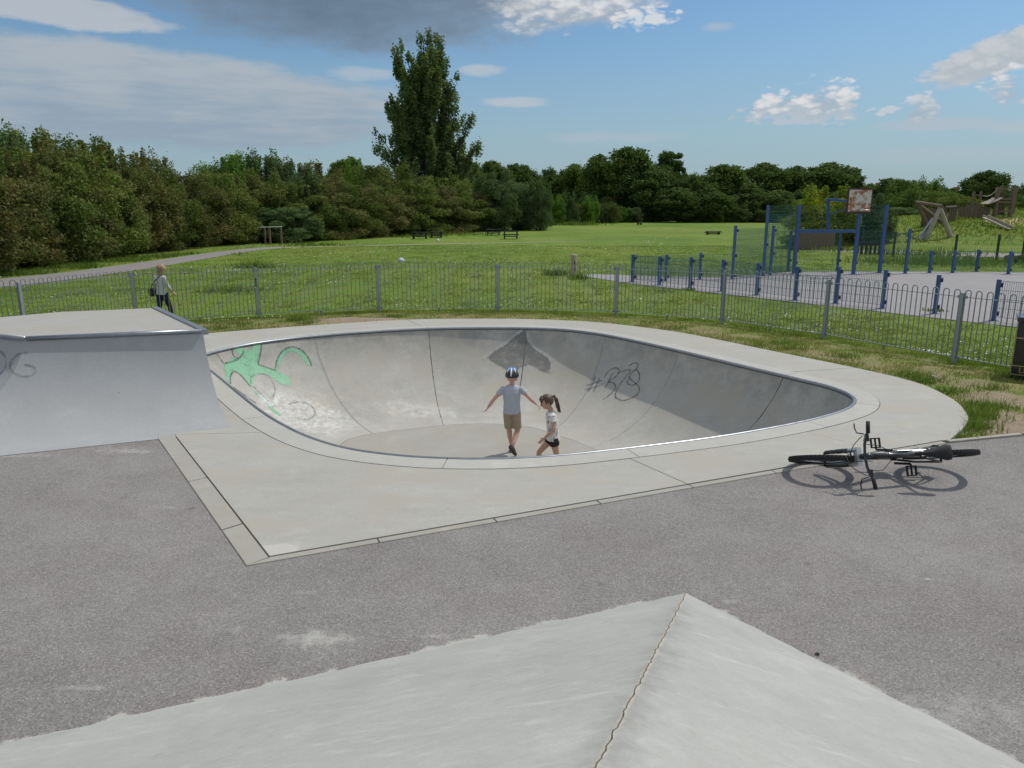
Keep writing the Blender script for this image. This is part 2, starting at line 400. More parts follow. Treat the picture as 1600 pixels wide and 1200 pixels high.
def m_tarmac():
    m, N, b, o = mat_base('tarmac')
    tc = N.new('ShaderNodeTexCoord').outputs['Object']; x, y, z = N.xyz(tc)
    big = N.noise(tc, .45, 5, .6); med = N.noise(tc, 3.5, 6, .65); fin = N.noise(tc, 70, 3, .75); v = N.voro(tc, 130, 'Color'); gr = N.xyz(v)[0]
    k = N.m('ADD', 1.0, N.m('MULTIPLY', N.m('SUBTRACT', big, .5), .60)); k = N.m('ADD', k, N.m('MULTIPLY', N.m('SUBTRACT', med, .5), .34))
    k = N.m('ADD', k, N.m('MULTIPLY', N.m('SUBTRACT', fin, .5), .75)); k = N.m('ADD', k, N.m('MULTIPLY', N.m('SUBTRACT', gr, .5), .55))
    c = N.mix(1.0, N.mix(N.sstep(N.noise(tc, 1.1, 6, .7), .40, .66), (.240, .228, .216), (.222, .200, .190)), k, 'MULTIPLY')
    # pale chippings showing in the surface
    vp = N.new('ShaderNodeTexVoronoi', feature='F1'); N.put(vp.inputs['Vector'], tc); vp.inputs['Scale'].default_value = 75
    pick = N.m('GREATER_THAN', N.xyz(vp.outputs['Color'])[1], .86)
    chip = N.m('MULTIPLY', pick, N.sstep(vp.outputs['Distance'], .36, .2))
    c = N.mix(N.m('MULTIPLY', chip, .85), c, (.46, .44, .41))
    wn = N.noise(tc, 11, 8, .8); wn2 = N.noise(tc, 3.5, 8, .78)
    masks = []
    C0 = P(1072, 928); L0 = P(0, 1165); R0 = P(1600, 1195)
    masks.append(N.m('MULTIPLY', line_mask(N, x, y, C0, R0, .015, wn2, .40, .03), .85))
    masks.append(N.m('MULTIPLY', line_mask(N, x, y, L0, C0, .020, wn2, .42, .03), .95))
    for (u, vv, rx, ry, op) in ((490, 998, .26, .13, .9), (195, 704, .34, .13, .8), (125, 1075, .14, .03, .7), (375, 985, .10, .05, .5), (680, 993, .10, .03, .6), (30, 712, .5, .08, .5),
                                (1145, 940, .08, .04, .6), (1500, 1110, .55, .20, .45), (265, 793, .07, .03, .7), (1450, 905, .04, .02, .9), (700, 830, .3, .03, .3), (480, 925, .18, .04, .35)):
        q = P(u, vv); masks.append(N.m('MULTIPLY', ell_mask(N, x, y, q.x, q.y, rx, ry, wn, 6.5, 1.9), op))
    mk = masks[0]
    for q in masks[1:]: mk = N.m('MAXIMUM', mk, q)
    c = N.mix(mk, c, N.mix(fin, (.36, .35, .32), (.52, .51, .475)))
    # darker oil spots
    c = N.mix(N.m('MULTIPLY', N.sstep(N.voro(tc, 1.3), .06, .02), .35), c, (.07, .068, .066))
    N.put(b.inputs['Base Color'], c); b.inputs['Roughness'].default_value = .86; b.inputs['Specular IOR Level'].default_value = .3
    bp = N.new('ShaderNodeBump'); bp.inputs['Strength'].default_value = .7; bp.inputs['Distance'].default_value = .006
    N.put(bp.inputs['Height'], N.m('ADD', N.m('MULTIPLY', gr, .5), fin)); N.put(b.inputs['Normal'], bp.outputs[0])
    return m
M['tarmac'] = m_tarmac()
M['path'] = plain('path_asphalt', (.22, .20, .19), .9, 0, .2, 3)
M['court'] = plain('court_tarmac', (.27, .255, .255), .9, 0, .16, 1.2)
M['track'] = plain('worn_track', (.24, .235, .13), .95, 0, .3, 2)

def m_grass():
    m, N, b, o = mat_base('grass_ground')
    tc = N.new('ShaderNodeTexCoord').outputs['Object']; x, y, z = N.xyz(tc)
    big = N.noise(tc, .055, 6, .62); med = N.noise(tc, .5, 6, .65); fin = N.noise(tc, 5.5, 6, .7); f2 = N.noise(tc, 28, 4, .7)
    c = N.ramp(big, [(.34, (.092, .160, .020)), (.50, (.135, .205, .028)), (.66, (.19, .235, .046))])
    c = N.mix(N.m('MULTIPLY', N.sstep(med, .50, .72), .6), c, (.185, .195, .060))
    c = N.mix(N.m('MULTIPLY', N.sstep(med, .46, .28), .55), c, (.050, .100, .018))
    k = N.m('ADD', .62, N.m('MULTIPLY', N.m('ADD', N.m('MULTIPLY', fin, .6), N.m('MULTIPLY', f2, .4)), .78))
    c = N.mix(1.0, c, k, 'MULTIPLY')
    # trodden, dry turf inside the fence and sandy bare earth
    wn = N.noise(tc, 2.4, 7, .7)
    def bare(u, v, rx, ry, ang=0, op=1.0):
        q = P(u, v, -.05); return N.m('MULTIPLY', ell_mask(N, x, y, q.x, q.y, rx, ry, wn, 1.4, .5, ang), op)
    mk = None
    for a in BARE:
        q = bare(*a); mk = q if mk is None else N.m('MAXIMUM', mk, q)
    vg = N.new('ShaderNodeAttribute'); vg.attribute_name = 'verge'
    c = N.mix(N.m('MULTIPLY', vg.outputs['Fac'], N.sstep(N.noise(tc, 1.1, 6, .7), .36, .60)), c, N.mix(f2, (.20, .18, .075), (.33, .29, .15)))
    earth = N.mix(fin, (.20, .145, .095), (.40, .33, .24))
    c = N.mix(mk, c, earth)
    q = W(1588, 352, 60)
    c = N.mix(N.m('MULTIPLY', ell_mask(N, x, y, q.x, q.y, 2.6, 2.0, wn, 1.6, .5), .9), c, (.42, .33, .18))
    N.put(b.inputs['Base Color'], c); b.inputs['Roughness'].default_value = .9; b.inputs['Specular IOR Level'].default_value = .15
    bp = N.new('ShaderNodeBump'); bp.inputs['Strength'].default_value = .8; bp.inputs['Distance'].default_value = .05
    N.put(bp.inputs['Height'], N.m('ADD', fin, N.m('MULTIPLY', f2, .6))); N.put(b.inputs['Normal'], bp.outputs[0])
    return m
BARE = [(555, 503, 1.3, .42, .1, 1), (1590, 665, .8, .5, .3, 1), (1560, 625, .55, .5, 0, .9), (1500, 598, .7, .45, -.8, .55), (1300, 560, .9, .25, -1.0, .4), (690, 497, .8, .2, 0, .3), (1120, 522, .9, .2, -.7, .35)]
M['grass'] = m_grass()

def leafmat(name, dark, light, trans=.25, tint=None):
    m, N, b, o = mat_base(name)
    g = N.new('ShaderNodeNewGeometry'); rnd = g.outputs['Random Per Island']
    oi = N.new('ShaderNodeObjectInfo').outputs['Random']
    tc = N.new('ShaderNodeTexCoord').outputs['Object']
    cl = N.noise(tc, .55, 3, .6)
    f = N.m('ADD', N.m('MULTIPLY', rnd, .55), N.m('MULTIPLY', N.m('SUBTRACT', cl, .28), .9), clamp=True)
    c = N.mix(f, dark, light)
    if tint: c = N.mix(N.m('MULTIPLY', N.sstep(N.m('ADD', N.m('MULTIPLY', rnd, .3), cl), .58, .85), .7), c, tint)
    c = N.mix(1.0, c, N.m('ADD', .82, N.m('MULTIPLY', oi, .36)), 'MULTIPLY')
    N.put(b.inputs['Base Color'], c); b.inputs['Roughness'].default_value = .75; b.inputs['Specular IOR Level'].default_value = .10
    t = N.new('ShaderNodeBsdfTranslucent'); N.put(t.inputs[0], N.mix(1.0, c, (1.0, 1.15, .55), 'MULTIPLY'))
    mx = N.new('ShaderNodeMixShader'); mx.inputs[0].default_value = trans
    N.l.new(b.outputs[0], mx.inputs[1]); N.l.new(t.outputs[0], mx.inputs[2]); N.l.new(mx.outputs[0], o.inputs[0])
    return m
M['haw'] = leafmat('hawthorn_leaves', (.064, .092, .030), (.22, .235, .080), .34, (.20, .14, .065))
M['haw2'] = leafmat('olive_leaves', (.066, .104, .026), (.23, .275, .075), .34, (.18, .175, .06))
M['willow'] = leafmat('grey_green_leaves', (.055, .092, .038), (.155, .215, .090), .32)
M['bright'] = leafmat('fresh_green_leaves', (.070, .140, .022), (.18, .29, .05), .35)
M['poplar'] = leafmat('poplar_leaves', (.070, .106, .040), (.215, .27, .105), .38)
M['oak'] = leafmat('dark_oak_leaves', (.045, .082, .024), (.135, .195, .052), .30)
M['oak2'] = leafmat('mid_green_leaves', (.056, .100, .024), (.165, .235, .056), .32)
M['laburnum'] = leafmat('yellow_green_leaves', (.07, .13, .018), (.21, .29, .045), .35, (.48, .42, .04))
M['blade'] = leafmat('grass_blades', (.110, .160, .028), (.25, .30, .065), .35, (.36, .33, .14))
M['tuft'] = leafmat('tuft_blades', (.085, .135, .028), (.22, .29, .065), .4)
M['verge'] = leafmat('verge_blades', (.13, .155, .045), (.30, .29, .11), .35, (.42, .36, .18))
M['petal'] = plain('daisy_petals', (.72, .72, .68), .8)

# ------------------------------------------------------------------ plan of the place
FZ, LAWN = -0.15, -0.50                      # level at the bow-top fence, and of the field beyond
fence_px = [(405, 497), (593, 488), (778, 487), (962, 493), (1128, 506), (1287, 530), (1490, 567)]
fpts = [P(28, 436, 1.08), P(204, 421, 1.08)] + [P(u, v, FZ) for u, v in fence_px]
for q in fpts: q.z = FZ
d_ = (fpts[-1]-fpts[-2]).normalized()
fpts += [fpts[-1]+d_*2.45, fpts[-1]+d_*4.9]
dl_ = Vector((-2.3, -1.75, 0)).normalized()
fleft = [fpts[0]+dl_*2.6*k for k in range(5)]
yard = [(q.x, q.y) for q in fleft[:0:-1]] + [(q.x, q.y) for q in fpts] + [(16, -4), (16, -12), (-24, -12), (-24, 6)]

deck_px = [(1480, 692), (1505, 670), (1512, 650), (1480, 620), (1400, 590), (1200, 548), (1060, 520), (940, 505), (870, 501), (800, 499), (700, 499), (620, 501), (490, 509), (320, 522)]
dk = [Vector((P(u, v).x, P(u, v).y)) for u, v in deck_px]
dk += [Vector((-6.6, 13.6)), Vector((-6.9, 12.6)), Vector((-6.4, 11.2))]
back_curve = spline(dk, 6, closed=False)
K0 = P(385, 885).to_2d(); K1 = P(250, 690).to_2d(); K1 = K1+(K1-K0).normalized()*.15          # front corner, left corner of the deck
deck_outer = [K0, P(1480, 692).to_2d()] + back_curve[1:] + [K1]
dnp = [(q.x, q.y) for q in deck_outer]

def ground_z(X, Y):
    X = np.asarray(X, float); Y = np.asarray(Y, float)
    ins = inside(yard, X, Y); D = dist_poly(yard, X, Y)
    def ss(a, b, t):
        t = np.clip((t-a)/(b-a), 0, 1); return t*t*(3-2*t)
    zi = FZ + (-.035-FZ)*ss(0, 1.3, D); zo = FZ + (LAWN-FZ)*ss(0, 2.6, D)
    Z = np.where(ins, zi, zo)
    def bump(cx, cy, rx, ry, h):
        q = ((X-cx)/rx)**2+((Y-cy)/ry)**2; return h*np.exp(-q**1.5)
    Z = Z + bump(38, 66, 12.5, 11, 2.05)*(Y > 40) + bump(53, 70, 12, 12, 1.2)*(Y > 40)
    q = P(555, 503, -.05); Z = Z + bump(q.x, q.y, 1.0, .35, .07)
    return Z
def gz(x, y): return float(ground_z(np.array([x]), np.array([y]))[0])

# ------------------------------------------------------------------ ground
def axis(lo, hi, f0, f1):
    out = list(np.arange(f0, f1+.001, .25))
    def ext(v, lim, sg):
        st = .4; r = []
        while sg*(lim-v) > 0:
            v += sg*st; r.append(v); st = min(st*1.09, 120)
        return r
    return np.array(ext(f0, lo, -1)[::-1]+out+ext(f1, hi, 1))
def build_ground():
    xs = axis(-1800, 1800, -13, 12); ys = axis(-300, 2600, 4, 22)
    X, Y = np.meshgrid(xs, ys); Z = ground_z(X, Y)
    rng = np.random.default_rng(5)
    Dk = dist_poly(dnp, X, Y); ind = inside(dnp, X, Y)
    near = (np.hypot(X, Y-15) < 30) & ~ind & (Dk > .3)
    Z = Z + near*(rng.random(Z.shape)-.5)*.03
    V = np.stack([X, Y, Z], -1).reshape(-1, 3); nx = len(xs)
    idx = np.arange(len(V)).reshape(X.shape)
    Fq = np.stack([idx[:-1, :-1], idx[:-1, 1:], idx[1:, 1:], idx[1:, :-1]], -1).reshape(-1, 4)
    deep = (ind & (Dk > .2)).ravel()
    Fq = Fq[~deep[Fq].all(1)]
    me = np_mesh('ground', V, Fq); at = me.attributes.new('verge', 'FLOAT', 'POINT')
    yd = np.where(inside(yard, X, Y), np.clip(dist_poly(yard, X, Y)/.35, 0, 1), 0).ravel().astype(np.float32); at.data.foreach_set('value', yd)
    o = link('ground', me, M['grass'], smooth=True); tag(o, kind='structure')
build_ground()

E0 = P(1480, 693).to_2d(); E1 = P(1600, 681).to_2d(); ed = (E1-E0).normalized(); E2 = E0+ed*6
def build_tarmac():
    poly = [Vector((-14, -8)), Vector((13, -8)), Vector((13, E2.y)), E2, E0, K0, K1, K1+Vector((-2.4, 2.0)), Vector((-14, 9.6))]
    mb = MB().prism(poly, -.04, 0.0); tag(mb.build('tarmac', M['tarmac']), kind='structure')
    mb = MB(); n = Vector((-ed.y, ed.x)); L = 6.0; 
    root = empty('kerb_edging', (0, 0, 0)); tag(root, 'thin concrete edging between the tarmac and the bare earth beside the bike', 'kerb')
    for i in range(6):
        a = E0+ed*(i*1.0+.004+.03); b = E0+ed*(i*1.0+.995)
        o = MB().prism([a+n*.002, b+n*.002, b+n*.055, a+n*.055], -.12, .022).build('edging_stone', M_edge, root); bevel(o, .004)
M_edge = concrete('edging_concrete', (.34, .325, .29), warm=1)
build_tarmac()

def ribbon(name, pairs, z, mat):
    mb = MB(); n = len(pairs); pts = []
    A = spline([P(*a, LAWN) for a, b in pairs], 6, False); B = spline([P(*b, LAWN) for a, b in pairs], 6, False)
    vs = []
    for a, b in zip(A, B): vs += [(a.x, a.y, z), (b.x, b.y, z)]
    mb.add(vs, [(2*i, 2*i+1, 2*i+3, 2*i+2) for i in range(len(A)-1)])
    return tag(mb.build(name, mat), kind='structure')
ribbon('path', [((-120, 470), (-120, 452)), ((0, 450), (0, 436)), ((110, 437), (110, 425)), ((230, 420), (230, 409)), ((330, 403), (330, 395)), ((400, 391.5), (400, 387.5)), ((440, 388), (440, 385.5))], LAWN+.012, M['path'])
ribbon('worn_track', [((440, 387.6), (440, 386.4)), ((560, 384.8), (560, 383.8)), ((680, 382), (680, 380.8)), ((800, 379.6), (800, 378.7)), ((920, 377.3), (920, 376.7))], LAWN+.010, M['track'])
court_px = [(905, 431), (988, 444), (1306, 480), (1552, 508), (1750, 530), (1750, 424), (1590, 426), (1420, 425), (1240, 425), (1140, 434), (1040, 433), (930, 429)]
tag(MB().prism([P(u, v, LAWN).to_2d() for u, v in court_px], LAWN-.06, LAWN+.02).build('ball_court', M['court']), kind='structure')
pp = [(1268, 392), (1340, 394), (1600, 404), (1700, 408), (1700, 400), (1600, 397), (1345, 384), (1290, 385)]
tag(MB().prism([P(u, v, LAWN).to_2d() for u, v in pp], LAWN-.06, LAWN+.02).build('playground_path', plain('pale_path', (.36, .34, .31), .9)), kind='structure')

# ------------------------------------------------------------------ skate bowl
DEPTH, PSI = 1.35, R_(72)
rim_c = [(-5.04, 12.43), (-4.59, 13.34), (-3.75, 14.09), (-2.62, 14.68), (-1.67, 14.98), (-0.77, 15.08), (0.20, 15.06), (1.02, 14.86), (1.72, 14.31), (2.32, 13.47), (2.84, 12.62), (3.48, 11.49), (4.03, 10.52),
         (4.33, 9.95), (4.38, 9.42), (4.12, 8.90), (3.55, 8.42), (2.82, 7.99), (2.02, 7.61), (0.96, 7.22), (0.31, 7.03), (-0.31, 6.96), (-0.94, 7.02), (-1.54, 7.22), (-2.01, 7.54), (-2.48, 8.03), (-3.1, 8.86), (-4.42, 10.89), (-5.02, 11.75)]
flo_c = [(-2.75, 11.75), (-2.65, 12.0), (-2.35, 12.25), (-1.7, 12.55), (-1.2, 12.75), (-.6, 12.85), (-.1, 12.8), (.3, 12.65), (.6, 12.35), (.95, 11.95), (1.25, 11.5), (1.75, 10.8), (2.15, 10.2),
         (2.35, 9.85), (2.35, 9.6), (2.2, 9.45), (1.9, 9.35), (1.5, 9.25), (1.1, 9.15), (.5, 9.0), (.1, 8.95), (-.25, 8.95), (-.6, 9.0), (-.95, 9.1), (-1.3, 9.3), (-1.6, 9.6), (-1.95, 10.1), (-2.6, 11.15), (-2.75, 11.45)]
PER = 10
RIM = spline([Vector(q) for q in rim_c], PER); FLO = spline([Vector(q) for q in flo_c], PER); NR = len(RIM)
def rimf(t): i = int(math.floor(t)); f = t-i; return RIM[i % NR].lerp(RIM[(i+1) % NR], f)
def flof(t): i = int(math.floor(t)); f = t-i; return FLO[i % NR].lerp(FLO[(i+1) % NR], f)
def surf(t, s):
    a, b = rimf(t), flof(t); th = PSI*s
    g = (math.sin(PSI)-math.sin(PSI-th))/math.sin(PSI); z = -DEPTH*(math.cos(PSI-th)-math.cos(PSI))/(1-math.cos(PSI))
    p = a.lerp(b, g); return Vector((p.x, p.y, z))
def surfn(t, s):
    s = min(max(s, .01), .99); a = surf(t+.3, s)-surf(t-.3, s); b = surf(t, s+.01)-surf(t, s-.01)
    n = a.cross(b).normalized(); return n if n.z > 0 else -n
def t_of(u, v):
    q = P(u, v).to_2d(); return min(range(NR), key=lambda i: (RIM[i]-q).length)
# wall joints: rim pixel, gap in metres, kind
joints = [(490, 527, .040, 'mortar'), (669, 514, .013, 'hole'), (820, 513, .018, 'hole'), (946, 524, .040, 'mix'), (1063, 549, .010, 'mortar'), (1231, 588, .014, 'hole'), (1330, 622, .012, 'hole'),
          (1150, 680, .012, 'hole'), (900, 712, .012, 'hole'), (640, 715, .012, 'hole'), (440, 665, .012, 'hole')]
JT = sorted((t_of(u, v), g, k) for u, v, g, k in joints)
def bowl_wear(N, tc, c):
    x, y, z = N.xyz(tc); wn = N.noise(tc, 3.0, 8, .75); wn2 = N.noise(tc, 9.0, 6, .7)
    # chalky polished band low on the left wall
    for (u, v, zz, rx, ry, op) in ((480, 620, -.8, 1.0, .7, .75), (650, 600, -.75, 1.0, .35, .45), (745, 610, -.7, .7, .4, .30)):
        q = P(u, v, zz); c = N.mix(N.m('MULTIPLY', ell_mask(N, x, y, q.x, q.y, rx, ry, wn, 2.6, .9), N.m('MULTIPLY', op, N.sstep(wn2, .35, .65))), c, (.66, .66, .63))
    # grey cement repair shape high on the back wall, worn dirt under the rim
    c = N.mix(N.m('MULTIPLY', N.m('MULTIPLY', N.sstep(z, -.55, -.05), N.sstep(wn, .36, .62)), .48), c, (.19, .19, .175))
    return c
M['bowl'] = concrete('bowl_concrete', (.40, .388, .352), warm=1, blot=.26, pale=.30, fine=.20, wear=bowl_wear)
def deck_wear(N, tc, c):
    x, y, z = N.xyz(tc); wn = N.noise(tc, 5.0, 8, .7)
    q = P(405, 866); c = N.mix(N.m('MULTIPLY', ell_mask(N, x, y, q.x, q.y, .30, .13, wn, .9, .25, .3), .75), c, (.50, .48, .43))
    st = N.scale(tc, (1.2, 5.0, 1)); c = N.mix(N.m('MULTIPLY', N.sstep(N.noise(st, 2.4, 8, .75), .58, .75), .30), c, (.58, .57, .53))
    return c
M['deck'] = concrete('deck_concrete', (.38, .368, .332), warm=1, blot=.15, pale=.20, fine=.11, streak=(1, 1.6, 1), wear=deck_wear)
M['collar'] = concrete('collar_concrete', (.42, .41, .37), blot=.14, pale=.3, fine=.10)
M['floor'] = concrete('bowl_floor_concrete', (.345, .333, .30), warm=1, blot=.12, pale=.12, fine=.08)

bowl = tag(empty('skate_bowl', (0, 10, 0)), 'sunken concrete skate bowl with steel coping, graffiti and a flat deck round it', 'skate bowl')
def inbowl(o): o.parent = bowl; o.matrix_parent_inverse = Matrix.Translation((0, -10, 0)); return o
def grid_panel(name, ts, ss, mat, off=0.0, skirt=.03):
    vs, fs = [], []; nt, ns = len(ts), len(ss)
    jr = random.Random(int(ts[0]*31)); JJ = [[(jr.uniform(-1, 1)*.045 if (name == 'wall_panel' and i in (0, nt-1)) else 0) for s in ss] for i in range(nt)]
    top = [[surf(t+JJ[i][j], s)+surfn(t, s)*off for j, s in enumerate(ss)] for i, t in enumerate(ts)]; bot = [[surf(t+JJ[i][j], s)+surfn(t, s)*(off-skirt) for j, s in enumerate(ss)] for i, t in enumerate(ts)]
    for rw in top: vs += rw
    for i in range(nt-1):
        for j in range(ns-1): fs.append((i*ns+j, i*ns+j+1, (i+1)*ns+j+1, (i+1)*ns+j))
    ed = [(i, 0) for i in range(nt)]+[(nt-1, j) for j in range(1, ns)]+[(i, ns-1) for i in range(nt-2, -1, -1)]+[(0, j) for j in range(ns-2, 0, -1)]
    m = len(ed); b0 = len(vs)
    for i, j in ed: vs.append(top[i][j])
    b = len(vs)
    for i, j in ed: vs.append(bot[i][j])
    for k in range(m): fs.append((b0+k, b0+(k+1) % m, b+(k+1) % m, b+k))
    me = bpy.data.meshes.new(name); me.from_pydata([tuple(q) for q in vs], [], fs); me.update()
    if me.polygons[0].normal.z < 0 or sum(p.normal.z for p in list(me.polygons)[:(nt-1)*(ns-1)]) < 0: me.flip_normals()
    for i, p in enumerate(me.polygons): p.use_smooth = i < (nt-1)*(ns-1)
    return inbowl(link(name, me, mat))
SS = [.012]+[k/34 for k in range(1, 34)]+[.997]
nj = len(JT)
for i in range(nj):
    ta, ga, ka = JT[i]; tb, gb, kb = JT[(i+1) % nj]
    if tb <= ta: tb += NR
    la = (rimf(ta+.5)-rimf(ta)).length/.5; lb = (rimf(tb)-rimf(tb-.5)).length/.5
    t0 = ta+ga/2/la; t1 = tb-gb/2/lb
    n = max(6, int(tb-ta)); ts = [t0+(t1-t0)*k/n for k in range(n+1)]
    grid_panel('wall_panel', ts, SS, M['bowl'])
    if ka != 'hole':
        w = ga/2/la*1.3
        grid_panel('joint_strip', [ta-w, ta+w], SS, M['mortar'], -.004, .01)
grid_panel('joint_filler', [k*2 for k in range(NR//2+1)], SS, M['hole'], -.022, .005)
fpoly = [flof(k) for k in range(0, NR, 2)]
inbowl(MB().prism(inset(fpoly, .003), -DEPTH-.05, -DEPTH+.001).build('bowl_floor', M['floor']))
# steel coping in bent lengths
cop_t = [0, 60, 125, 165, 215, 262, NR]
for a, b in zip(cop_t, cop_t[1:]):
    n = (b-a)
    pts = [Vector((*rimf(a+.03+(n-.06)*k/n), .004)) for k in range(n+1)]
    inbowl(MB().tube(pts, .024, 8, cap=False).build('coping', M['coping'], smooth=True))
# concrete collar round the coping, then deck slabs
col_in = inset(RIM, -.020); col_out = inset(RIM, -.29)
ZD = .012
def arc(lst, a, b):
    n = len(lst); out = []; i = a
    while True:
        out.append(lst[i % n])
        if i % n == b % n: break
        i += 1
    return out
cts = [t_of(*q) for q in ((490, 527), (669, 514), (946, 524), (1231, 588), (1340, 632), (1255, 660), (975, 706), (700, 716), (425, 652))]
cts = sorted(cts)
for i in range(len(cts)):
    a, b = cts[i], cts[(i+1) % len(cts)]
    if b <= a: b += NR
    poly = arc(col_in, a, b)+arc(col_out, a, b)[::-1]
    inbowl(MB().prism(inset(poly, .004), -.15, ZD+.004).build('collar_panel', M['collar']))
nF = Vector((-(E0-K0).y, (E0-K0).x)).normalized(); eL = (K0-K1).normalized(); nL = Vector((-eL.y, eL.x))
if nL.dot(E0-K0) < 0: nL = -nL
def isect(p, d, q, e):
    den = d.x*e.y-d.y*e.x; s = ((q-p).x*e.y-(q-p).y*e.x)/den; return p+d*s
WL, WF = .17, .075
K0i = isect(K1+nL*WL, eL, K0+nF*WF, (E0-K0).normalized()); K1i = K1+nL*WL
Dloop = [K1i]+back_curve[::-1]
fr = [E0+nF*WF+(K0i-E0-nF*WF)*(k/40) for k in range(41)]
Dloop = Dloop[:-1]+fr
def d_of(u, v):
    q = P(u, v).to_2d(); return min(range(len(Dloop)), key=lambda i: (Dloop[i]-q).length)
def c_of(u, v):
    q = P(u, v).to_2d(); return min(range(NR), key=lambda i: (col_out[i]-q).length)
cuts = [((430, 672), None), ((662, 512), (640, 500)), ((1236, 584), (1330, 575)), ((1262, 676), (1392, 708)), ((982, 722), (1075, 762))]
cc = [(c_of(*a), 0 if b is None else d_of(*b)) for a, b in cuts]
for i in range(len(cc)):
    (ca, da), (cb, db) = cc[i], cc[(i+1) % len(cc)]
    poly = arc(col_out, ca, cb if cb > ca else cb+NR)+arc(Dloop, da, db if db > da else db+len(Dloop))[::-1]
    inbowl(MB().prism(inset(poly, .004), -.15, ZD+.0015*(i % 2)).build('deck_slab', M['deck']))
inbowl(MB().prism([q for q in inset(col_out, -.02)]+[], -.30, -.16).build('joint_bed', M['hole'])) if False else None
bed = MB(); ring_o = inset(deck_outer, .01)
for ring_a, ring_b in ((col_in, None),):
    polys = [[Vector((q.x, q.y, 0)) for q in ring_o], [Vector((q.x, q.y, 0)) for q in inset(RIM, -.05)]]
    tr = tessellate_polygon(polys); allp = polys[0]+polys[1]
    bed.add([(q.x, q.y, -.014) for q in allp], [t if (allp[t[1]]-allp[t[0]]).cross(allp[t[2]]-allp[t[0]]).z > 0 else t[::-1] for t in tr])
inbowl(bed.build('joint_bed', M['hole']))
# edging along the left and front of the deck
Ltot = (K0i-K1i).length
for a, b, mt in ((0, .45, 'edge'), (.454, .80, 'edge'), (.806, 1.0, 'edge')):
    q0 = K1+eL*((K0-K1).length*a); q1 = K1+eL*((K0-K1).length*b)
    r0 = K1i+eL*(Ltot*a); r1 = K1i+eL*(Ltot*b)
    o = inbowl(MB().prism([q0, q1, r1-nL*.007, r0-nL*.007], -.12, ZD-.002).build('edging_stone', M['collar'] if mt == 'collar' else M_edge)); bevel(o, .004)
eF = (E0-K0).normalized(); LF = (E0-K0).length; k = 0.0
while k < LF-.2:
    k2 = min(k+.92, LF-.01); a = K0+eF*max(k, .005); b = K0+eF*k2
    sh = (K0i-K0).dot(eF) if k == 0 else 0
    o = inbowl(MB().prism([a, b, b+nF*(WF-.008), a+eF*sh+nF*(WF-.008)], -.12, ZD-.003).build('edging_stone', M_edge)); bevel(o, .004); k = k2+.008

# graffiti sprayed on the wall: strokes laid on the curved surface
gv, gf = [], []
TS = [k*.5 for k in range(2*NR+1)]; S2 = [k/36 for k in range(37)]
for t in TS:
    for s in S2: gv.append(surf(t, s))
for i in range(len(TS)-1):
    for j in range(36): gf.append((i*37+j, i*37+j+1, (i+1)*37+j+1, (i+1)*37+j))
BV = BVHTree.FromPolygons(gv, gf); EYEV = Vector((0, 0, EYE))
def onwall(bvh, u, v, off):
    r = ray(u, v).normalized(); h = bvh.ray_cast(EYEV, r)
    o = EYEV
    while h[0] is not None and r.y > 0 and h[1] is not None and abs(h[1].z) >= 0 and h[1].dot(r)*(1 if h[1].z > 0 else -1) > 0:   # skip the near wall seen from behind
        o = h[0]+r*.05; h = bvh.ray_cast(o, r)
    if h[0] is None: return None, None
    n = h[1] if h[1].z >= 0 else -h[1]
    return h[0]+n*off, n
def stroke(mb, bvh, pts, w, off=.004, per=8):
    c = spline([Vector((*p, 0)) for p in pts], per, False); L = []
    for q in c:
        p, n = onwall(bvh, q.x, q.y, off)
        if p is not None: L.append((p, n))
    vs = []
    for i, (p, n) in enumerate(L):
        d = (L[min(i+1, len(L)-1)][0]-L[max(i-1, 0)][0]).normalized(); s = d.cross(n).normalized()*w/2*(.75+.5*random.random()); vs += [p-s, p+s]
    mb.add(vs, [(2*i, 2*i+1, 2*i+3, 2*i+2) for i in range(len(L)-1)])
def fill(mb, bvh, poly, step=2.0, off=.003):
    us = [p[0] for p in poly]; vs_ = [p[1] for p in poly]
    U = np.arange(min(us), max(us)+step, step); V_ = np.arange(min(vs_), max(vs_)+step, step)
    g = {}
    def node(i, j):
        if (i, j) not in g: g[(i, j)] = onwall(bvh, U[i], V_[j], off)[0]
        return g[(i, j)]
    for i in range(len(U)-1):
        for j in range(len(V_)-1):
            if inside(poly, np.array([U[i]+step/2]), np.array([V_[j]+step/2]))[0]:
                q = [node(i, j), node(i+1, j), node(i+1, j+1), node(i, j+1)]
                if all(k is not None for k in q): mb.add(q, [(3, 2, 1, 0)])
def paint(name, col, cover, scale=9, rough=.6):      # worn spray paint
    m, N, b, o = mat_base(name); tc = N.new('ShaderNodeTexCoord').outputs['Object']
    n = N.noise(tc, scale, 8, .75); n2 = N.noise(tc, scale*7, 4, .7)
    N.put(b.inputs['Base Color'], N.mix(n2, tuple(.8*c for c in col), tuple(min(1, 1.2*c) for c in col))); b.inputs['Roughness'].default_value = rough
    t = N.new('ShaderNodeBsdfTransparent'); mx = N.new('ShaderNodeMixShader')
    f = N.m('MULTIPLY', N.sstep(N.m('ADD', N.m('MULTIPLY', n, .7), N.m('MULTIPLY', n2, .3)), .46-cover*.35, .80-cover*.35), min(1, cover+.25))
    N.put(mx.inputs[0], f); N.l.new(t.outputs[0], mx.inputs[1]); N.l.new(b.outputs[0], mx.inputs[2]); N.l.new(mx.outputs[0], o.inputs[0]); return m
random.seed(3)
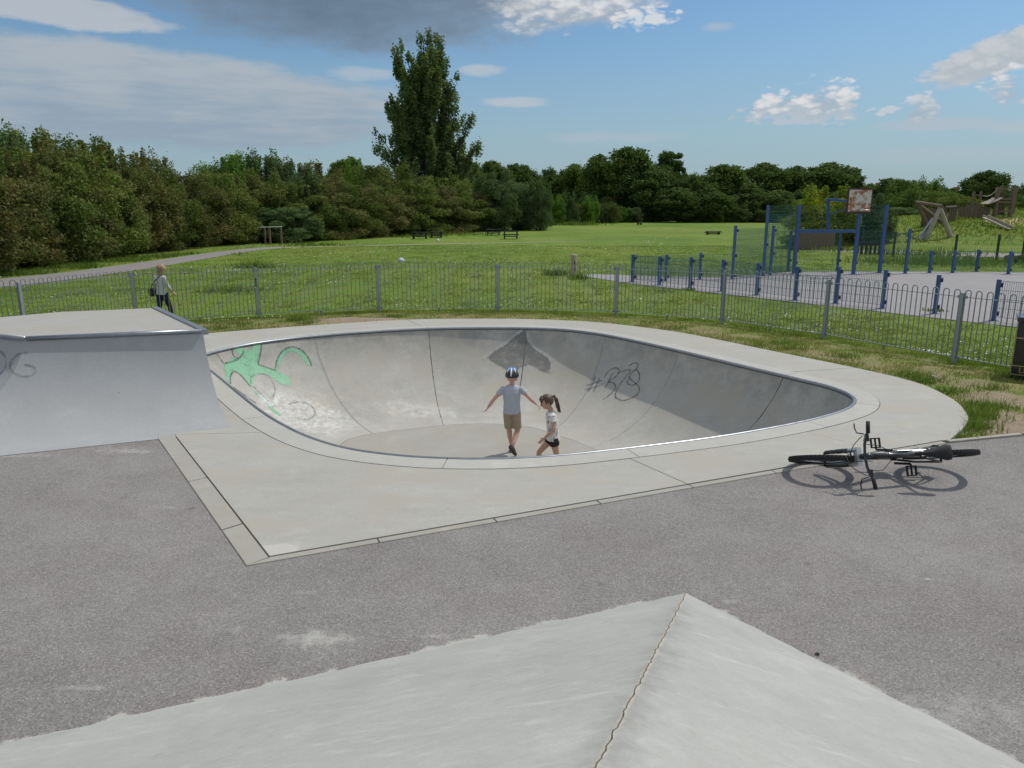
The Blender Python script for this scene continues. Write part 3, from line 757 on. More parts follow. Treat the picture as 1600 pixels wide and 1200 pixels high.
pg = paint('green_spray', (.20, .44, .27), .75, 5); pk = paint('dark_spray', (.085, .092, .09), .48, 14); pgr = paint('grey_wash', (.20, .20, .185), .50, 4); pw = paint('white_smear', (.70, .70, .68), .6, 6); pkl = paint('faint_dark_spray', (.16, .17, .17), .34, 14)
g = MB()
fill(g, BV, [(350, 570), (362, 560), (378, 558), (366, 545), (362, 540), (378, 537), (382, 548), (392, 548), (398, 535), (408, 533), (406, 555), (404, 570), (418, 574), (430, 578), (440, 583), (452, 590), (455, 604), (440, 600), (432, 595), (425, 590), (415, 584), (403, 585), (396, 592), (394, 605), (385, 597), (375, 583), (366, 580), (360, 590), (360, 602), (352, 590)])
fill(g, BV, [(430, 578), (435, 558), (445, 546), (457, 543), (470, 548), (480, 558), (486, 572), (480, 570), (470, 556), (458, 549), (448, 551), (440, 562), (434, 580)])
fill(g, BV, [(395, 606), (410, 622), (425, 636), (440, 650), (432, 648), (415, 632), (400, 616)])
o = inbowl(g.build('graffiti_fill', pg)); o['label'] = 'faded green sprayed shape on the left wall'
g = MB()
for p in ([(337, 551), (344, 560), (351, 571)], [(351, 568), (362, 565), (372, 561), (379, 553), (380, 548)], [(363, 541), (363, 550), (366, 557), (373, 561)], [(408, 533), (408, 545), (405, 560), (403, 569)], [(403, 569), (416, 574), (430, 579)],
          [(430, 579), (433, 562), (442, 548), (457, 542), (472, 548), (482, 560), (487, 572)], [(360, 600), (360, 588), (365, 581), (373, 584), (383, 594), (391, 604)], [(365, 605), (385, 620), (400, 630)]):
    stroke(g, BV, p, .030)
inbowl(g.build('graffiti_outline', pk))
g = MB()
for p in ([(392, 600), (392, 590), (402, 584), (416, 586), (426, 597), (430, 610), (426, 620)], [(396, 604), (410, 618), (420, 628)], [(450, 632), (468, 628), (486, 634), (492, 648), (478, 656), (460, 652)]): stroke(g, BV, p, .03)
inbowl(g.build('graffiti_outline', pkl))
g = MB(); fill(g, BV, [(402, 617), (410, 617), (418, 622), (424, 630), (430, 620), (436, 620), (434, 632), (420, 636), (408, 628)])
inbowl(g.build('graffiti_smear', pw))
g = MB(); fill(g, BV, [(818, 516), (806, 524), (790, 538), (774, 548), (762, 560), (776, 570), (792, 578), (806, 584), (812, 574), (828, 570), (842, 578), (856, 584), (862, 572), (856, 558), (840, 546), (828, 536), (824, 518)])
inbowl(g.build('graffiti_fill', pgr))
plo = paint('pale_outline', (.48, .48, .45), .6, 10)
g = MB()
for p in ([(816, 516), (804, 524), (788, 538), (772, 547), (760, 557), (755, 562)], [(824, 517), (828, 535), (840, 547), (856, 557), (862, 566), (862, 576), (859, 584)]): stroke(g, BV, p, .06, .006)
inbowl(g.build('graffiti_outline', plo))
g = MB()                                            # the tag on the shaded wall: a hash sign and three looping characters
for p in ([(930, 588), (926, 600), (919, 612)], [(937, 590), (932, 602), (927, 613)], [(916, 602), (928, 599), (941, 594)], [(914, 609), (926, 606), (938, 602)],
          [(957, 583), (951, 596), (945, 607)], [(944, 591), (951, 580), (962, 575), (968, 580), (962, 589), (951, 597), (958, 598), (962, 605), (956, 614), (946, 622), (942, 624)],
          [(964, 584), (974, 580), (985, 578), (977, 590), (968, 602), (962, 614), (962, 622)],
          [(983, 572), (991, 567), (997, 569), (994, 577), (986, 583), (984, 591), (992, 598), (999, 606), (996, 616), (984, 623), (972, 626), (962, 621)], [(984, 591), (980, 598), (988, 602), (998, 596), (999, 584), (994, 577)]):
    stroke(g, BV, p, .026)
o = inbowl(g.build('graffiti_tag', pk)); o['label'] = 'dark sprayed tag starting with a hash sign'

# ------------------------------------------------------------------ quarter pipe on the left
HT = .95
Fp, Gp, Bp = P(317, 518, HT), P(40, 530, HT), P(240, 481, HT); B2 = P(95, 487, HT); B3 = P(-40, 499, HT)
T1, T2 = P(366, 674), P(0, 713)
lipd = (Gp-Fp).normalized(); toed = (T2-T1).normalized()
M['ramp'] = concrete('quarter_pipe_concrete', (.345, .352, .355), blot=.12, pale=.14, fine=.07, streak=(1, 1, .5))
M['ramp_top'] = concrete('platform_concrete', (.36, .35, .325), warm=1, blot=.12, pale=.1, fine=.07)
rp = tag(empty('quarter_pipe', T1), 'grey concrete quarter pipe with a steel-edged platform next to the bowl', 'skate ramp')
def inr(o): o.parent = rp; o.matrix_parent_inverse = Matrix.Translation(-T1); return o
RP = R_(76)
def prof(s):
    th = RP*s; return (math.sin(RP)-math.sin(RP-th))/math.sin(RP), (math.cos(RP-th)-math.cos(RP))/(1-math.cos(RP))
def pipe(lip, toe, n=18):
    out = []
    for k in range(n+1):
        g, h = prof(k/n); out.append([Vector((l.x+(t.x-l.x)*g, l.y+(t.y-l.y)*g, HT*(1-h)+.004)) for l, t in zip(lip, toe)])
    return out
Th = T1+toed*((Gp-Fp).length+1.35)                     # toe of the hip corner
ld2 = Vector((-.80, .60, 0)).normalized(); ld2 = (P(0, 526, HT)-Gp).normalized(); G2 = Gp+ld2*2.6; Th2 = Th+ld2*2.9+Vector((-.5, -.2, 0))
def skin_rows(rows, name, mat):
    vs = [q for r in rows for q in r]; w = len(rows[0]); fs = [(i*w+j, (i+1)*w+j, (i+1)*w+j+1, i*w+j+1) for i in range(len(rows)-1) for j in range(w-1)]
    me = bpy.data.meshes.new(name); me.from_pydata([tuple(q) for q in vs], [], fs); me.update()
    bm = bmesh.new(); bm.from_mesh(me)
    if sum(f.normal.z for f in bm.faces) < 0: bmesh.ops.reverse_faces(bm, faces=bm.faces)
    bm.to_mesh(me); bm.free(); return link(name, me, mat, None, True)
nseg = 6
rows = pipe([Fp.lerp(Gp, k/nseg) for k in range(nseg+1)], [T1.lerp(Th, k/nseg) for k in range(nseg+1)])
face = inr(skin_rows(rows, 'curved_face', M['ramp']))
rows2 = pipe([Gp.lerp(G2, k/4) for k in range(5)], [Th.lerp(Th2, k/4) for k in range(5)])
face2 = inr(skin_rows(rows2, 'curved_face', M['ramp']))
inr(MB().prism([q.to_2d() for q in (Fp, Bp, B2, B3, B3+Vector((-3.5, -1.5, 0)), G2, Gp)], -.02, HT-.003).build('platform', M['ramp_top']))
# side cheek under the curve
side = [r[0] for r in rows]; sv = [(q.x, q.y, q.z-.004) for q in side]+[(q.x, q.y, -.02) for q in side]; ns_ = len(side)
inr(MB().add(sv, [(i, i+1, i+1+ns_, i+ns_) for i in range(ns_-1)]).build('side_wall', M['ramp']))
for a, b in ((Fp, Gp), (Gp, G2)):
    d = (b-a).normalized(); up = Vector((0, 0, .006))
    inr(MB().tube([a+up+d*.01, b+up-d*.01], .028, 8).build('coping', M['coping'], smooth=True))
inr(MB().bar(Fp+Vector((.02, .02, -.012)), Bp+Vector((.02, 0, -.012)), .07, .06).build('edge_trim', M['coping']))
BVr = BVHTree.FromPolygons([q for r in rows for q in r]+[q for r in rows2 for q in r],
      [(i*7+j, (i+1)*7+j, (i+1)*7+j+1, i*7+j+1) for i in range(18) for j in range(6)]+[(133+i*5+j, 133+(i+1)*5+j, 133+(i+1)*5+j+1, 133+i*5+j+1) for i in range(18) for j in range(4)])
g = MB()
for p in ([(44, 551), (30, 553), (18, 564), (17, 577), (30, 587), (46, 588), (55, 582), (52, 573), (38, 570)], [(-14, 550), (0, 549), (9, 560), (8, 575), (-2, 587), (-14, 590)]): stroke(g, BVr, p, .028)
o = inr(g.build('graffiti_tag', pkl)); o['label'] = 'faint grey spiral sprayed on the curve'

# ------------------------------------------------------------------ concrete bank we stand on
C0 = P(1072, 928); dL = (P(0, 1165)-C0).normalized(); dR = (P(1600, 1195)-C0).normalized(); RT = Vector((.22, 1.71, HT))
def bank_wear(N, tc, c):
    x, y, z = N.xyz(tc); wn = N.noise(tc, 6, 8, .7); wn2 = N.noise(tc, 26, 5, .7)
    a, b = C0, RT; d = Vector((b.x-a.x, b.y-a.y)).normalized()
    s = N.m('SUBTRACT', N.m('ADD', N.m('MULTIPLY', x, -d.y), N.m('MULTIPLY', y, d.x)), -a.x*d.y+a.y*d.x)
    q = N.m('ADD', N.m('SUBTRACT', .09, N.m('ABSOLUTE', N.m('SUBTRACT', s, .02))), N.m('MULTIPLY', N.m('SUBTRACT', wn, .5), .34))
    tt = N.sstep(z, .02, .22)
    c = N.mix(N.m('MULTIPLY', N.m('MULTIPLY', N.sstep(q, -.04, .16), tt), .62), c, (.21, .205, .19))
    q2 = N.m('ADD', N.m('SUBTRACT', .014, N.m('ABSOLUTE', s)), N.m('MULTIPLY', N.m('SUBTRACT', wn2, .5), .045))
    c = N.mix(N.m('MULTIPLY', N.sstep(q2, 0, .012), .8), c, (.44, .40, .33))
    c = N.mix(N.m('MULTIPLY', N.sstep(N.noise(N.scale(tc, (2.5, .9, 1)), 1.6, 8, .72), .55, .76), .30), c, (.24, .235, .22))
    st = N.scale(tc, (1.5, 6, 1)); c = N.mix(N.m('MULTIPLY', N.sstep(N.noise(st, 2.0, 9, .75), .52, .72), .60), c, (.53, .525, .49))
    return c
M['bank'] = concrete('bank_concrete', (.39, .385, .36), blot=.19, pale=.26, fine=.10, wear=bank_wear)
bk = tag(empty('concrete_bank', C0), 'pale concrete bank with a cracked ridge rising out of the tarmac', 'skate ramp')
def inb(o): o.parent = bk; o.matrix_parent_inverse = Matrix.Translation(-C0); return o
def ragged(a, b, n, amp, seed):
    rr = random.Random(seed); d = (b-a); s = Vector((-d.y, d.x, 0)).normalized(); out = []
    for k in range(n+1): out.append(a+d*(k/n)+s*((rr.random()-.5)*amp if 0 < k < n else 0))
    return out
def slab(pts, name, mat):
    n = len(pts); vs = [tuple(p) for p in pts]+[(p.x, p.y, p.z-.3) for p in pts]
    top = tessellate_polygon([pts]); fs = []
    for t in top:
        t = tuple(t); nn = (pts[t[1]]-pts[t[0]]).cross(pts[t[2]]-pts[t[0]])
        fs.append(t if nn.z > 0 else t[::-1])
    fs += [(i, (i+1) % n, (i+1) % n+n, i+n) for i in range(n)]
    me = MB().add(vs, fs).mesh(name); bm = bmesh.new(); bm.from_mesh(me); bmesh.ops.recalc_face_normals(bm, faces=bm.faces); bm.to_mesh(me); bm.free()
    return inb(link(name, me, mat))
up = Vector((0, 0, .006))
rid = ragged(C0+up, RT+up, 90, .009, 4); sepL = Vector((-.0025, .0008, 0)); sepR = -sepL
toeL = ragged(C0+up, C0+dL*7+up, 90, .014, 7); toeR = ragged(C0+up, C0+dR*6+up, 80, .014, 9)
slab([q+sepL for q in rid]+[RT+dL*7+up]+toeL[::-1][:-1], 'sloping_slab', M['bank'])
slab([q+sepR for q in rid]+[RT+dR*6+up]+toeR[::-1][:-1], 'sloping_slab', M['bank'])
inb(MB().tube([q-Vector((0, 0, .020)) for q in rid], .009, 5).build('joint_filler', M['mortar']))
inb(MB().prism([q.to_2d() for q in (RT, RT+dL*7, RT+dL*7+Vector((1, -5, 0)), RT+dR*6+Vector((-1, -2, 0)), RT+dR*6)], HT-.3, HT).build('platform', M['bank']))

# ------------------------------------------------------------------ bow-top fence
FH = 1.22                                             # to the top of a hoop
fence = tag(empty('bow_top_fence', fpts[4]), 'grey steel bow-top fence running round the back of the skate bowl', 'fence')
def kid(root, o, loc=None):
    o.parent = root; o.matrix_parent_inverse = Matrix.Translation(-Vector(root.location)); return o
def hoop_mesh(w, h):
    r = w/2; pts = [(-r, 0, 0), (-r, 0, h-r)]+[(-r*math.cos(a), 0, h-r+r*math.sin(a)) for a in [math.pi*k/6 for k in range(1, 6)]]+[(r, 0, h-r), (r, 0, 0)]
    return MB().tube(pts, .0095, 5).mesh('hoop')
NH = 14
def fence_run(pts, first=True):
    for i in range(len(pts)-1):
        a, b = pts[i], pts[i+1]; L = (b-a).length; d = (b-a).normalized(); ang = math.atan2(d.y, d.x)
        pitch = L/(2*NH); me = hoop_mesh(pitch, FH-.10); me.materials.append(M['fence'])
        for k in range(NH):
            o = bpy.data.objects.new('hoop', me); COL.objects.link(o); q = a+d*((2*k+1)*pitch)
            o.location = (q.x, q.y, FZ+.10); o.rotation_euler = (0, 0, ang+.012*math.sin(i*5+k*3)); kid(fence, o)
        for z in (FH-.115, .105):
            kid(fence, MB().bar((a.x+d.x*.03, a.y+d.y*.03, FZ+z), (b.x-d.x*.03, b.y-d.y*.03, FZ+z), .034, .010).build('rail', M['fence']))
        for f in (.5,):
            q = a.lerp(b, f); kid(fence, MB().box((q.x, q.y, FZ+.03), (.04, .012, .16), ang).build('foot', M['fence']))
        if first or i > 0:
            kid(fence, MB().box((a.x, a.y, FZ+.55), (.055, .055, 1.24), ang).box((a.x, a.y, FZ+FH-.115), (.16, .02, .05), ang).box((a.x, a.y, FZ+.105), (.16, .02, .05), ang).build('post', M['steelpost']))
M['steelpost'] = plain('grey_post', (.29, .32, .35), .5, .2, .15, 6)
fence_run(fpts); fence_run(fleft, first=False)
q = fpts[2]; kid(fence, MB().box((q.x-.004, q.y-.032, FZ+.83), (.022, .006, .2)).build('sticker', M['black_paint']))

# ------------------------------------------------------------------ litter bin
bx = P(1588, 591, -.06); bx = Vector((bx.x+.28, bx.y+.1, gz(bx.x+.28, bx.y+.1)))
bn = tag(empty('litter_bin', bx, R_(-32)), 'black square litter bin with gold bands inside the fence', 'bin')
body = MB().box((0, 0, .44), (.52, .52, .90)).build('body', M['black_paint'], bn); bevel(body, .02, 2)
MB().box((0, 0, .93), (.56, .56, .06)).box((0, 0, .98), (.46, .46, .05), taper=.6).build('lid', M['black_paint'], bn)
for z in (.66, .25, .12): MB().box((0, 0, z), (.528, .528, .014)).build('band', M['gold'], bn)
def text_mesh(txt, size, depth=.002):
    cu = bpy.data.curves.new('lettering', 'FONT'); cu.body = txt; cu.size = size; cu.extrude = depth; cu.align_x = 'CENTER'; cu.align_y = 'CENTER'
    o = bpy.data.objects.new('tmp', cu); COL.objects.link(o); dg = bpy.context.evaluated_depsgraph_get(); dg.update()
    me = bpy.data.meshes.new_from_object(o.evaluated_get(dg)); bpy.data.objects.remove(o); return me
tm = text_mesh('LITTER', .115)
for rz in (0, -math.pi/2):
    o = link('lettering', tm, M['gold'], bn); o.matrix_local = Matrix.Rotation(rz, 4, 'Z') @ Matrix.Translation((0, -.263, .185)) @ Matrix.Rotation(math.pi/2, 4, 'X')

# ------------------------------------------------------------------ bicycle lying on its left side
def make_bike():
    CF, CR = Vector((2.87, 6.59, .135)), Vector((3.896, 6.54, .20)); xb = (CF-CR).normalized()
    zb = Vector((-.02, -.925, .38)); zb = (zb-xb*zb.dot(xb)).normalized(); yb = zb.cross(xb); WR = .312
    root = empty('bicycle'); root.matrix_world = Matrix.Translation(CR-zb*WR) @ Matrix((xb, yb, zb)).transposed().to_4x4()
    tag(root, 'black mountain bike lying on its side on the tarmac', 'bicycle')
    K, KR = M['black_paint'], M['black_rubber']
    RA, FA, BBk = Vector((0, 0, WR)), Vector((1.03, 0, WR)), Vector((.40, 0, .28))
    HTt, HTb = Vector((.785, 0, .67)), Vector((.82, 0, .57)); ST = Vector((.25, 0, .57))
    fr = MB()
    fr.tube([HTt+Vector((-.02, 0, .02)), HTb+Vector((.01, 0, -.03))], .026, 8)
    fr.tube([HTb, BBk], .027, 8); fr.tube([HTt, ST-Vector((-.02, 0, .06))], .022, 8); fr.tube([BBk, ST], .019, 8)
    fr.tube([BBk+Vector((0, -.036, 0)), BBk+Vector((0, .036, 0))], .028, 8)
    for s in (-1, 1):
        fr.tube([BBk+Vector((-.03, s*.03, 0)), Vector((.23, s*.055, .30)), RA+Vector((0, s*.066, 0))], .011, 6)
        fr.tube([ST+Vector((-.0, s*.02, -.08)), Vector((.14, s*.05, .46)), RA+Vector((0, s*.066, 0))], .010, 6)
    fr.build('frame', K, root, True)
    fk = MB()
    for s in (-1, 1): fk.tube([Vector((.838, s*.062, .58)), Vector((.93, s*.062, .43)), Vector((1.02, s*.062, .32))], [.018, .022, .017], 8)
    fko = fk.build('fork', K, root, True)
    MB().box((.832, 0, .58), (.05, .165, .045), Matrix.Rotation(-.4, 3, 'Y')).tube([(.838, -.062, .59), (.88, -.062, .515)], .021, 8).tube([(.838, .062, .59), (.88, .062, .515)], .021, 8).build('fork_crown', M['silver'], fko)
    MB().tube([(.92, -.062, .44), (.90, -.05, .60), (.905, 0, .62), (.90, .05, .60), (.92, .062, .44)], .009, 6).build('fork_brace', K, fko)
    def wheel(c, yaw):
        w = empty('wheel'); w.parent = root; w.location = c; w.rotation_euler = (0, 0, yaw)
        n = 40; pts = [(math.cos(2*math.pi*k/n)*(WR-.026), 0, math.sin(2*math.pi*k/n)*(WR-.026)) for k in range(n)]
        ty = MB().tube(pts, .026, 8, closed=True)
        for k in range(56):
            a = 2*math.pi*k/56
            for y, ro in ((-.016, WR-.006), (.016, WR-.006), (0, WR-.001)):
                aa = a+(.056 if y == 0 else 0)
                ty.box((math.cos(aa)*ro, y, math.sin(aa)*ro), (.010, .012, .018), Matrix.Rotation(-aa, 3, 'Y'))
        ty.build('tyre', KR, w)
        MB().tube([(p[0]*.905, 0, p[2]*.905) for p in pts], .012, 6, closed=True).build('rim', K, w, True)
        sp = MB()
        for k in range(28):
            a = 2*math.pi*k/28; s = 1 if k % 2 else -1; a2 = a+s*.5
            sp.tube([(math.cos(a2)*.02, s*.03, math.sin(a2)*.02), (math.cos(a)*(WR-.05), 0, math.sin(a)*(WR-.05))], .0016, 3)
        sp.build('spokes', M['steel'], w)
        MB().tube([(0, -.066, 0), (0, .066, 0)], .011, 8).tube([(0, -.034, 0), (0, .034, 0)], .020, 8).build('hub', K, w, True)
        return w
    wr = wheel(RA, 0); wf = wheel(FA, R_(-4))
    cs = MB()
    for k, r in enumerate((.055, .048, .042, .036, .030)):
        cs.tube([(0, -.040-.004*k, 0), (0, -.0425-.004*k, 0)], r, 20)
    cs.build('cassette', M['steel'], wr)
    # seat post and saddle
    MB().tube([ST-(ST-BBk).normalized()*.1, Vector((.215, 0, .68))], .0145, 8).build('seat_post', M['steel'], root, True)
    sd = MB(); secs = []
    for x, w, h, z in ((.09, .045, .02, .925), (.10, .075, .032, .93), (.14, .082, .036, .935), (.20, .060, .033, .93), (.27, .032, .028, .928), (.34, .022, .024, .925), (.385, .016, .016, .92), (.395, .006, .006, .918)):
        secs.append(((x, 0, z-.225), (0, w*.85, 0), (0, 0, h*.9)))
    sd.rings(secs, 14).build('saddle', KR, root, True)
    MB().tube([(.12, .03, .675), (.22, .022, .66), (.33, .02, .675)], .004, 5).tube([(.12, -.03, .675), (.22, -.022, .66), (.33, -.02, .675)], .004, 5).build('saddle_rail', M['steel'], root)
    # stem, handlebar, grips, levers (bars turned a little)
    hb = empty('handlebar_group') if False else None
    MB().tube([HTt+Vector((-.005, 0, .0)), HTt+Vector((-.015, 0, .05)), HTt+Vector((.045, 0, .065))], .018, 8).build('stem', K, root, True)
    hy = .288; hx, hz = .83, .735
    bar = MB().tube([(hx-.045, -hy, hz+.03), (hx-.03, -.20, hz+.035), (hx-.005, -.10, hz+.01), (hx, 0, hz), (hx-.005, .10, hz+.01), (hx-.03, .20, hz+.035), (hx-.045, hy, hz+.03)], .0125, 8).build('handlebar', K, root, True)
    for s in (-1, 1):
        MB().tube([(hx-.047, s*(hy+.004), hz+.03), (hx-.034, s*.19, hz+.034)], .018, 8).build('grip', KR, bar, True)
        MB().box((hx-.02, s*.165, hz+.03), (.03, .035, .03)).tube([(hx+.0, s*.185, hz+.025), (hx+.045, s*.20, hz-.005), (hx+.05, s*.245, hz-.03), (hx+.045, s*.285, hz-.04)], .006, 5).build('brake_lever', K, bar)
        MB().box((hx-.02, s*.135, hz+.02), (.04, .03, .025)).build('shifter', K, bar)
    cb = MB()
    cb.tube(spline([Vector(q) for q in ((hx+.01, -.17, hz+.02), (hx+.10, -.08, hz+.02), (hx+.09, .03, hz-.08), (.80, .04, .60), (.68, .04, .50))], 6, False), .0035, 4)
    cb.tube(spline([Vector(q) for q in ((hx+.01, .17, hz+.02), (hx+.11, .10, hz-.0), (hx+.12, 0, hz-.10), (.90, -.03, .56), (.96, -.06, .45))], 6, False), .0035, 4)
    cb.tube(spline([Vector(q) for q in ((hx, -.13, hz), (.78, -.10, .68), (.66, -.09, .60), (.56, -.03, .63))], 6, False), .0035, 4)
    cb.tube(spline([Vector(q) for q in ((hx, .13, hz), (.75, .13, .66), (.62, .12, .56), (.56, .03, .63))], 6, False), .0035, 4)
    cb.build('cables', KR, root)
    # cranks, pedals, chain
    ck = MB()
    for k, r in enumerate((.088, .068)): ck.tube([BBk+Vector((0, -.050+.006*k, 0)), BBk+Vector((0, -.053+.006*k, 0))], r, 28)
    ck.build('chainring', K, root)
    for s, dx, dz in ((-1, .12, -.07), (1, -.10, .10)):
        e = BBk+Vector((dx, s*.075, dz))
        MB().tube([BBk+Vector((0, s*.060, 0)), e], .012, 6).build('crank', K, root)
        pd = MB(); pc = e+Vector((0, s*.062, 0))
        for q in (-1, 1): pd.box(pc+Vector((q*.038, 0, 0)), (.012, .092, .022)); pd.box(pc+Vector((0, q*.042, 0)), (.088, .010, .022))
        pd.tube([e, pc+Vector((0, s*.045, 0))], .009, 6); pd.build('pedal', KR, root)
    ch = MB(); y = -.048; n1 = Vector((0, y, .088))
    ch.tube([(.0, y, WR+.045), (.40, y, .28+.086)], .004, 4).tube([(.03, y, .19), (.40, y, .28-.086)], .004, 4).build('chain', M['steel'], root)
    MB().tube([(0.0, -.075, WR-.02), (.02, -.085, .25), (.04, -.06, .18)], .012, 6).tube([(.04, -.056, .18), (.04, -.044, .18)], .022, 10).build('derailleur', K, root)
    return root
make_bike()

# ------------------------------------------------------------------ ball court
def wire_panel(a, b, z0, z1, mat, sx=.05, sz=.2, w=.009):
    a, b = Vector(a), Vector(b); d = b-a; d.z = 0; L = d.length; d.normalize(); mb = MB(); n = max(2, int(L/sx))
    nn = Vector((-d.y, d.x, 0))*w*.5
    for k in range(n+1):
        p = a+d*(L*k/n); q0, q1, q2 = p-d*w*.5-nn, p+d*w*.5-nn, p+nn
        mb.add([(q.x, q.y, z) for z in (z0, z1) for q in (q0, q1, q2)], [(0, 1, 4, 3), (1, 2, 5, 4), (2, 0, 3, 5)])
    m = max(1, int((z1-z0)/sz))
    for k in range(m+1):
        z = z0+(z1-z0)*k/m; mb.bar((a.x, a.y, z), (b.x, b.y, z), w, w)
    return mb
def blue_post(root, q, h, dark=True, name='post', w=.10, clamps=None, ang=0):
    q = Vector((q[0], q[1], LAWN)); o = kid(root, MB().box((q.x, q.y, LAWN+h/2), (w, w, h), ang).box((q.x, q.y, LAWN+.015), (w+.10, w+.10, .03), ang).build(name, M['blue']))
    for z in (clamps or (.20, h-.14)):
        c = MB().box((q.x+.075, q.y+.02, LAWN+z), (.09, .13, .11), ang).build('clamp', M['dark_clamp']); c.parent = o
    return o
nearp = [(988, 441), (1030, 446), (1078, 451), (1128, 456), (1182, 462), (1242, 470), (1306, 475), (1378, 483), (1460, 491), (1552, 502), (1655, 514)]
NP = [P(u, v, LAWN) for u, v in nearp]
cf = tag(empty('court_fence', NP[4]), 'low fence of blue posts and wire mesh along the near side of the ball court', 'fence')
for q in NP: blue_post(cf, q, 1.10+.03*math.sin(q.x*9), ang=-.7)
for i in (0, 1, 2, 3, 4, 5, 6, 9):
    kid(cf, wire_panel(NP[i], NP[i+1], LAWN+.12, LAWN+1.04, M['wire']).build('mesh_panel', M['bluewire']))
leftp = [P(u, v, LAWN) for u, v in ((1040, 440), (1093, 437), (1144, 437), (1192, 432), (1203, 431))]
cl = tag(empty('court_fence', leftp[1]), 'blue posts and mesh stepping up to the goal of the ball court', 'fence')
for q, h in zip(leftp, (1.05, 1.08, 2.15, 2.95, 2.1)): blue_post(cl, q, h, clamps=(.16, h*.45, h-.2) if h > 1.5 else None)
kid(cl, wire_panel(NP[0], leftp[0], LAWN+.1, LAWN+1.0, M['wire']).build('mesh_panel', M['wire']))
for i, h in ((0, 1.0), (1, 1.02), (2, 2.0)):
    kid(cl, wire_panel(leftp[i], leftp[i+1], LAWN+.1, LAWN+h, M['wire']).build('mesh_panel', M['wire']))
# goal with the basketball hoop
GD = P(1240, 428, LAWN).y
def gp(u, v=428): q = P(u, v, LAWN); return Vector((q.x, q.y, LAWN))
gC, gF, gG = gp(1240), gp(1333, 429), gp(1374, 427); gD, gE = gp(1231, 424), gp(1308, 424)
goal = tag(empty('ball_court_goal', gC.lerp(gF, .5)), 'blue goal frame with wire mesh and a basketball backboard above', 'goal')
ph = W(1246, 320, gC.y).z-LAWN
for q, h in ((gC, ph), (gF, ph*.97), (gG, ph)): blue_post(goal, q, h, w=.13, clamps=(.5, 1.0, 2.0))
for q in (gD, gE): blue_post(goal, q, W(1235, 361, q.y).z-LAWN, w=.09, clamps=(.5, 1.0))
zb = W(1290, 361, gC.y).z
kid(goal, MB().bar((gC.x, gC.y, zb), (gF.x, gF.y, zb), .13, .13).build('crossbar', M['blue']))
kid(goal, MB().bar((gD.x, gD.y, zb-.05), (gC.x, gC.y, zb-.05), .06).bar((gE.x, gE.y, zb-.05), (gF.x, gF.y, zb-.05), .06).bar((gD.x, gD.y, zb-.05), (gE.x, gE.y, zb-.05), .06).build('goal_stay', M['blue']))
kid(goal, wire_panel(gC, gF, zb+.06, LAWN+ph-.05, None, .10).build('mesh_panel', M['wire']))
kid(goal, wire_panel(gF, gG, LAWN+.15, LAWN+ph-.05, None, .09).build('mesh_panel', M['wire']))
kid(goal, wire_panel(leftp[3], gC, LAWN+.15, LAWN+ph-.05, None, .09).build('mesh_panel', M['wire']))
kid(goal, wire_panel(gD, gE, LAWN+.1, zb-.05, None, .08).build('goal_mesh', M['rustwire'] if 'rustwire' in M else M['wire']))
kid(goal, wire_panel(leftp[3], gD, LAWN+.1, LAWN+ph-.4, None, .10).build('mesh_panel', M['wire']))
py_ = gC.y
pt = W(1294, 310, py_); pb = W(1294, 361, py_)
kid(goal, MB().bar((pb.x, py_, zb), (pt.x, py_, pt.z), .11).build('backboard_post', M['blue']))
bbd = py_-1.25; arm = W(1322, 315, bbd+.06)
kid(goal, MB().bar((pt.x, py_, pt.z-.04), (arm.x+.35, arm.y, arm.z), .10).build('arm', M['blue']))
kid(goal, MB().bar((pt.x, py_, W(1294, 338, py_).z), (arm.x+.3, arm.y, W(1320, 322, bbd).z), .035).build('brace', M['blue']))
def m_backboard():
    m, N, b, o = mat_base('rusty_backboard'); tc = N.new('ShaderNodeTexCoord').outputs['Object']
    n = N.noise(tc, 3.4, 7, .7); n2 = N.noise(tc, 8, 6, .7)
    c = N.mix(N.sstep(n, .46, .56), (.60, .57, .50), (.36, .15, .06)); c = N.mix(N.sstep(n2, .58, .66), c, (.06, .05, .05))
    N.put(b.inputs['Base Color'], c); b.inputs['Roughness'].default_value = .7; return m
q1, q2 = W(1325, 295, bbd), W(1361, 332, bbd); cx = (q1.x+q2.x)/2; cz = (q1.z+q2.z)/2; bw = q2.x-q1.x; bh = q1.z-q2.z
bd = MB().box((cx, bbd, cz), (bw, .03, bh), .15).build('backboard', m_backboard()); kid(goal, bd)
frm = MB()
for dx, dz, sx, sz in ((0, bh/2, bw+.08, .07), (0, -bh/2, bw+.08, .07), (-bw/2, 0, .07, bh), (bw/2, 0, .04, bh)): frm.box((cx+dx, bbd+.0+.15*dx, cz+dz), (sx, .05, sz), .15)
kid(goal, frm.build('backboard_frame', plain('dark_rust', (.07, .04, .032), .85)))
hc = W(1350, 328, bbd-.32)
kid(goal, MB().tube([(hc.x+.225*math.cos(2*math.pi*k/20), hc.y+.225*math.sin(2*math.pi*k/20), hc.z) for k in range(20)], .012, 6, closed=True).box((hc.x, hc.y+.27, hc.z), (.16, .12, .10)).build('hoop_ring', M['chrome']))
farp = [(1414, 428), (1452, 427), (1488, 427), (1525, 425), (1575, 429), (1640, 430)]
FP_ = [P(u, v, LAWN) for u, v in farp]
cr = tag(empty('court_fence', FP_[2]), 'low blue posts and mesh on the far court side by the play mound', 'fence')
for q, h in zip(FP_, (1.95, 1.0, 1.0, 1.0, 1.0, 1.0)): blue_post(cr, q, h)
prev = gG
for i, q in enumerate(FP_):
    kid(cr, wire_panel(prev, q, LAWN+.1, LAWN+(1.8 if i == 0 else .95), None, .06).build('mesh_panel', M['wire'])); prev = q

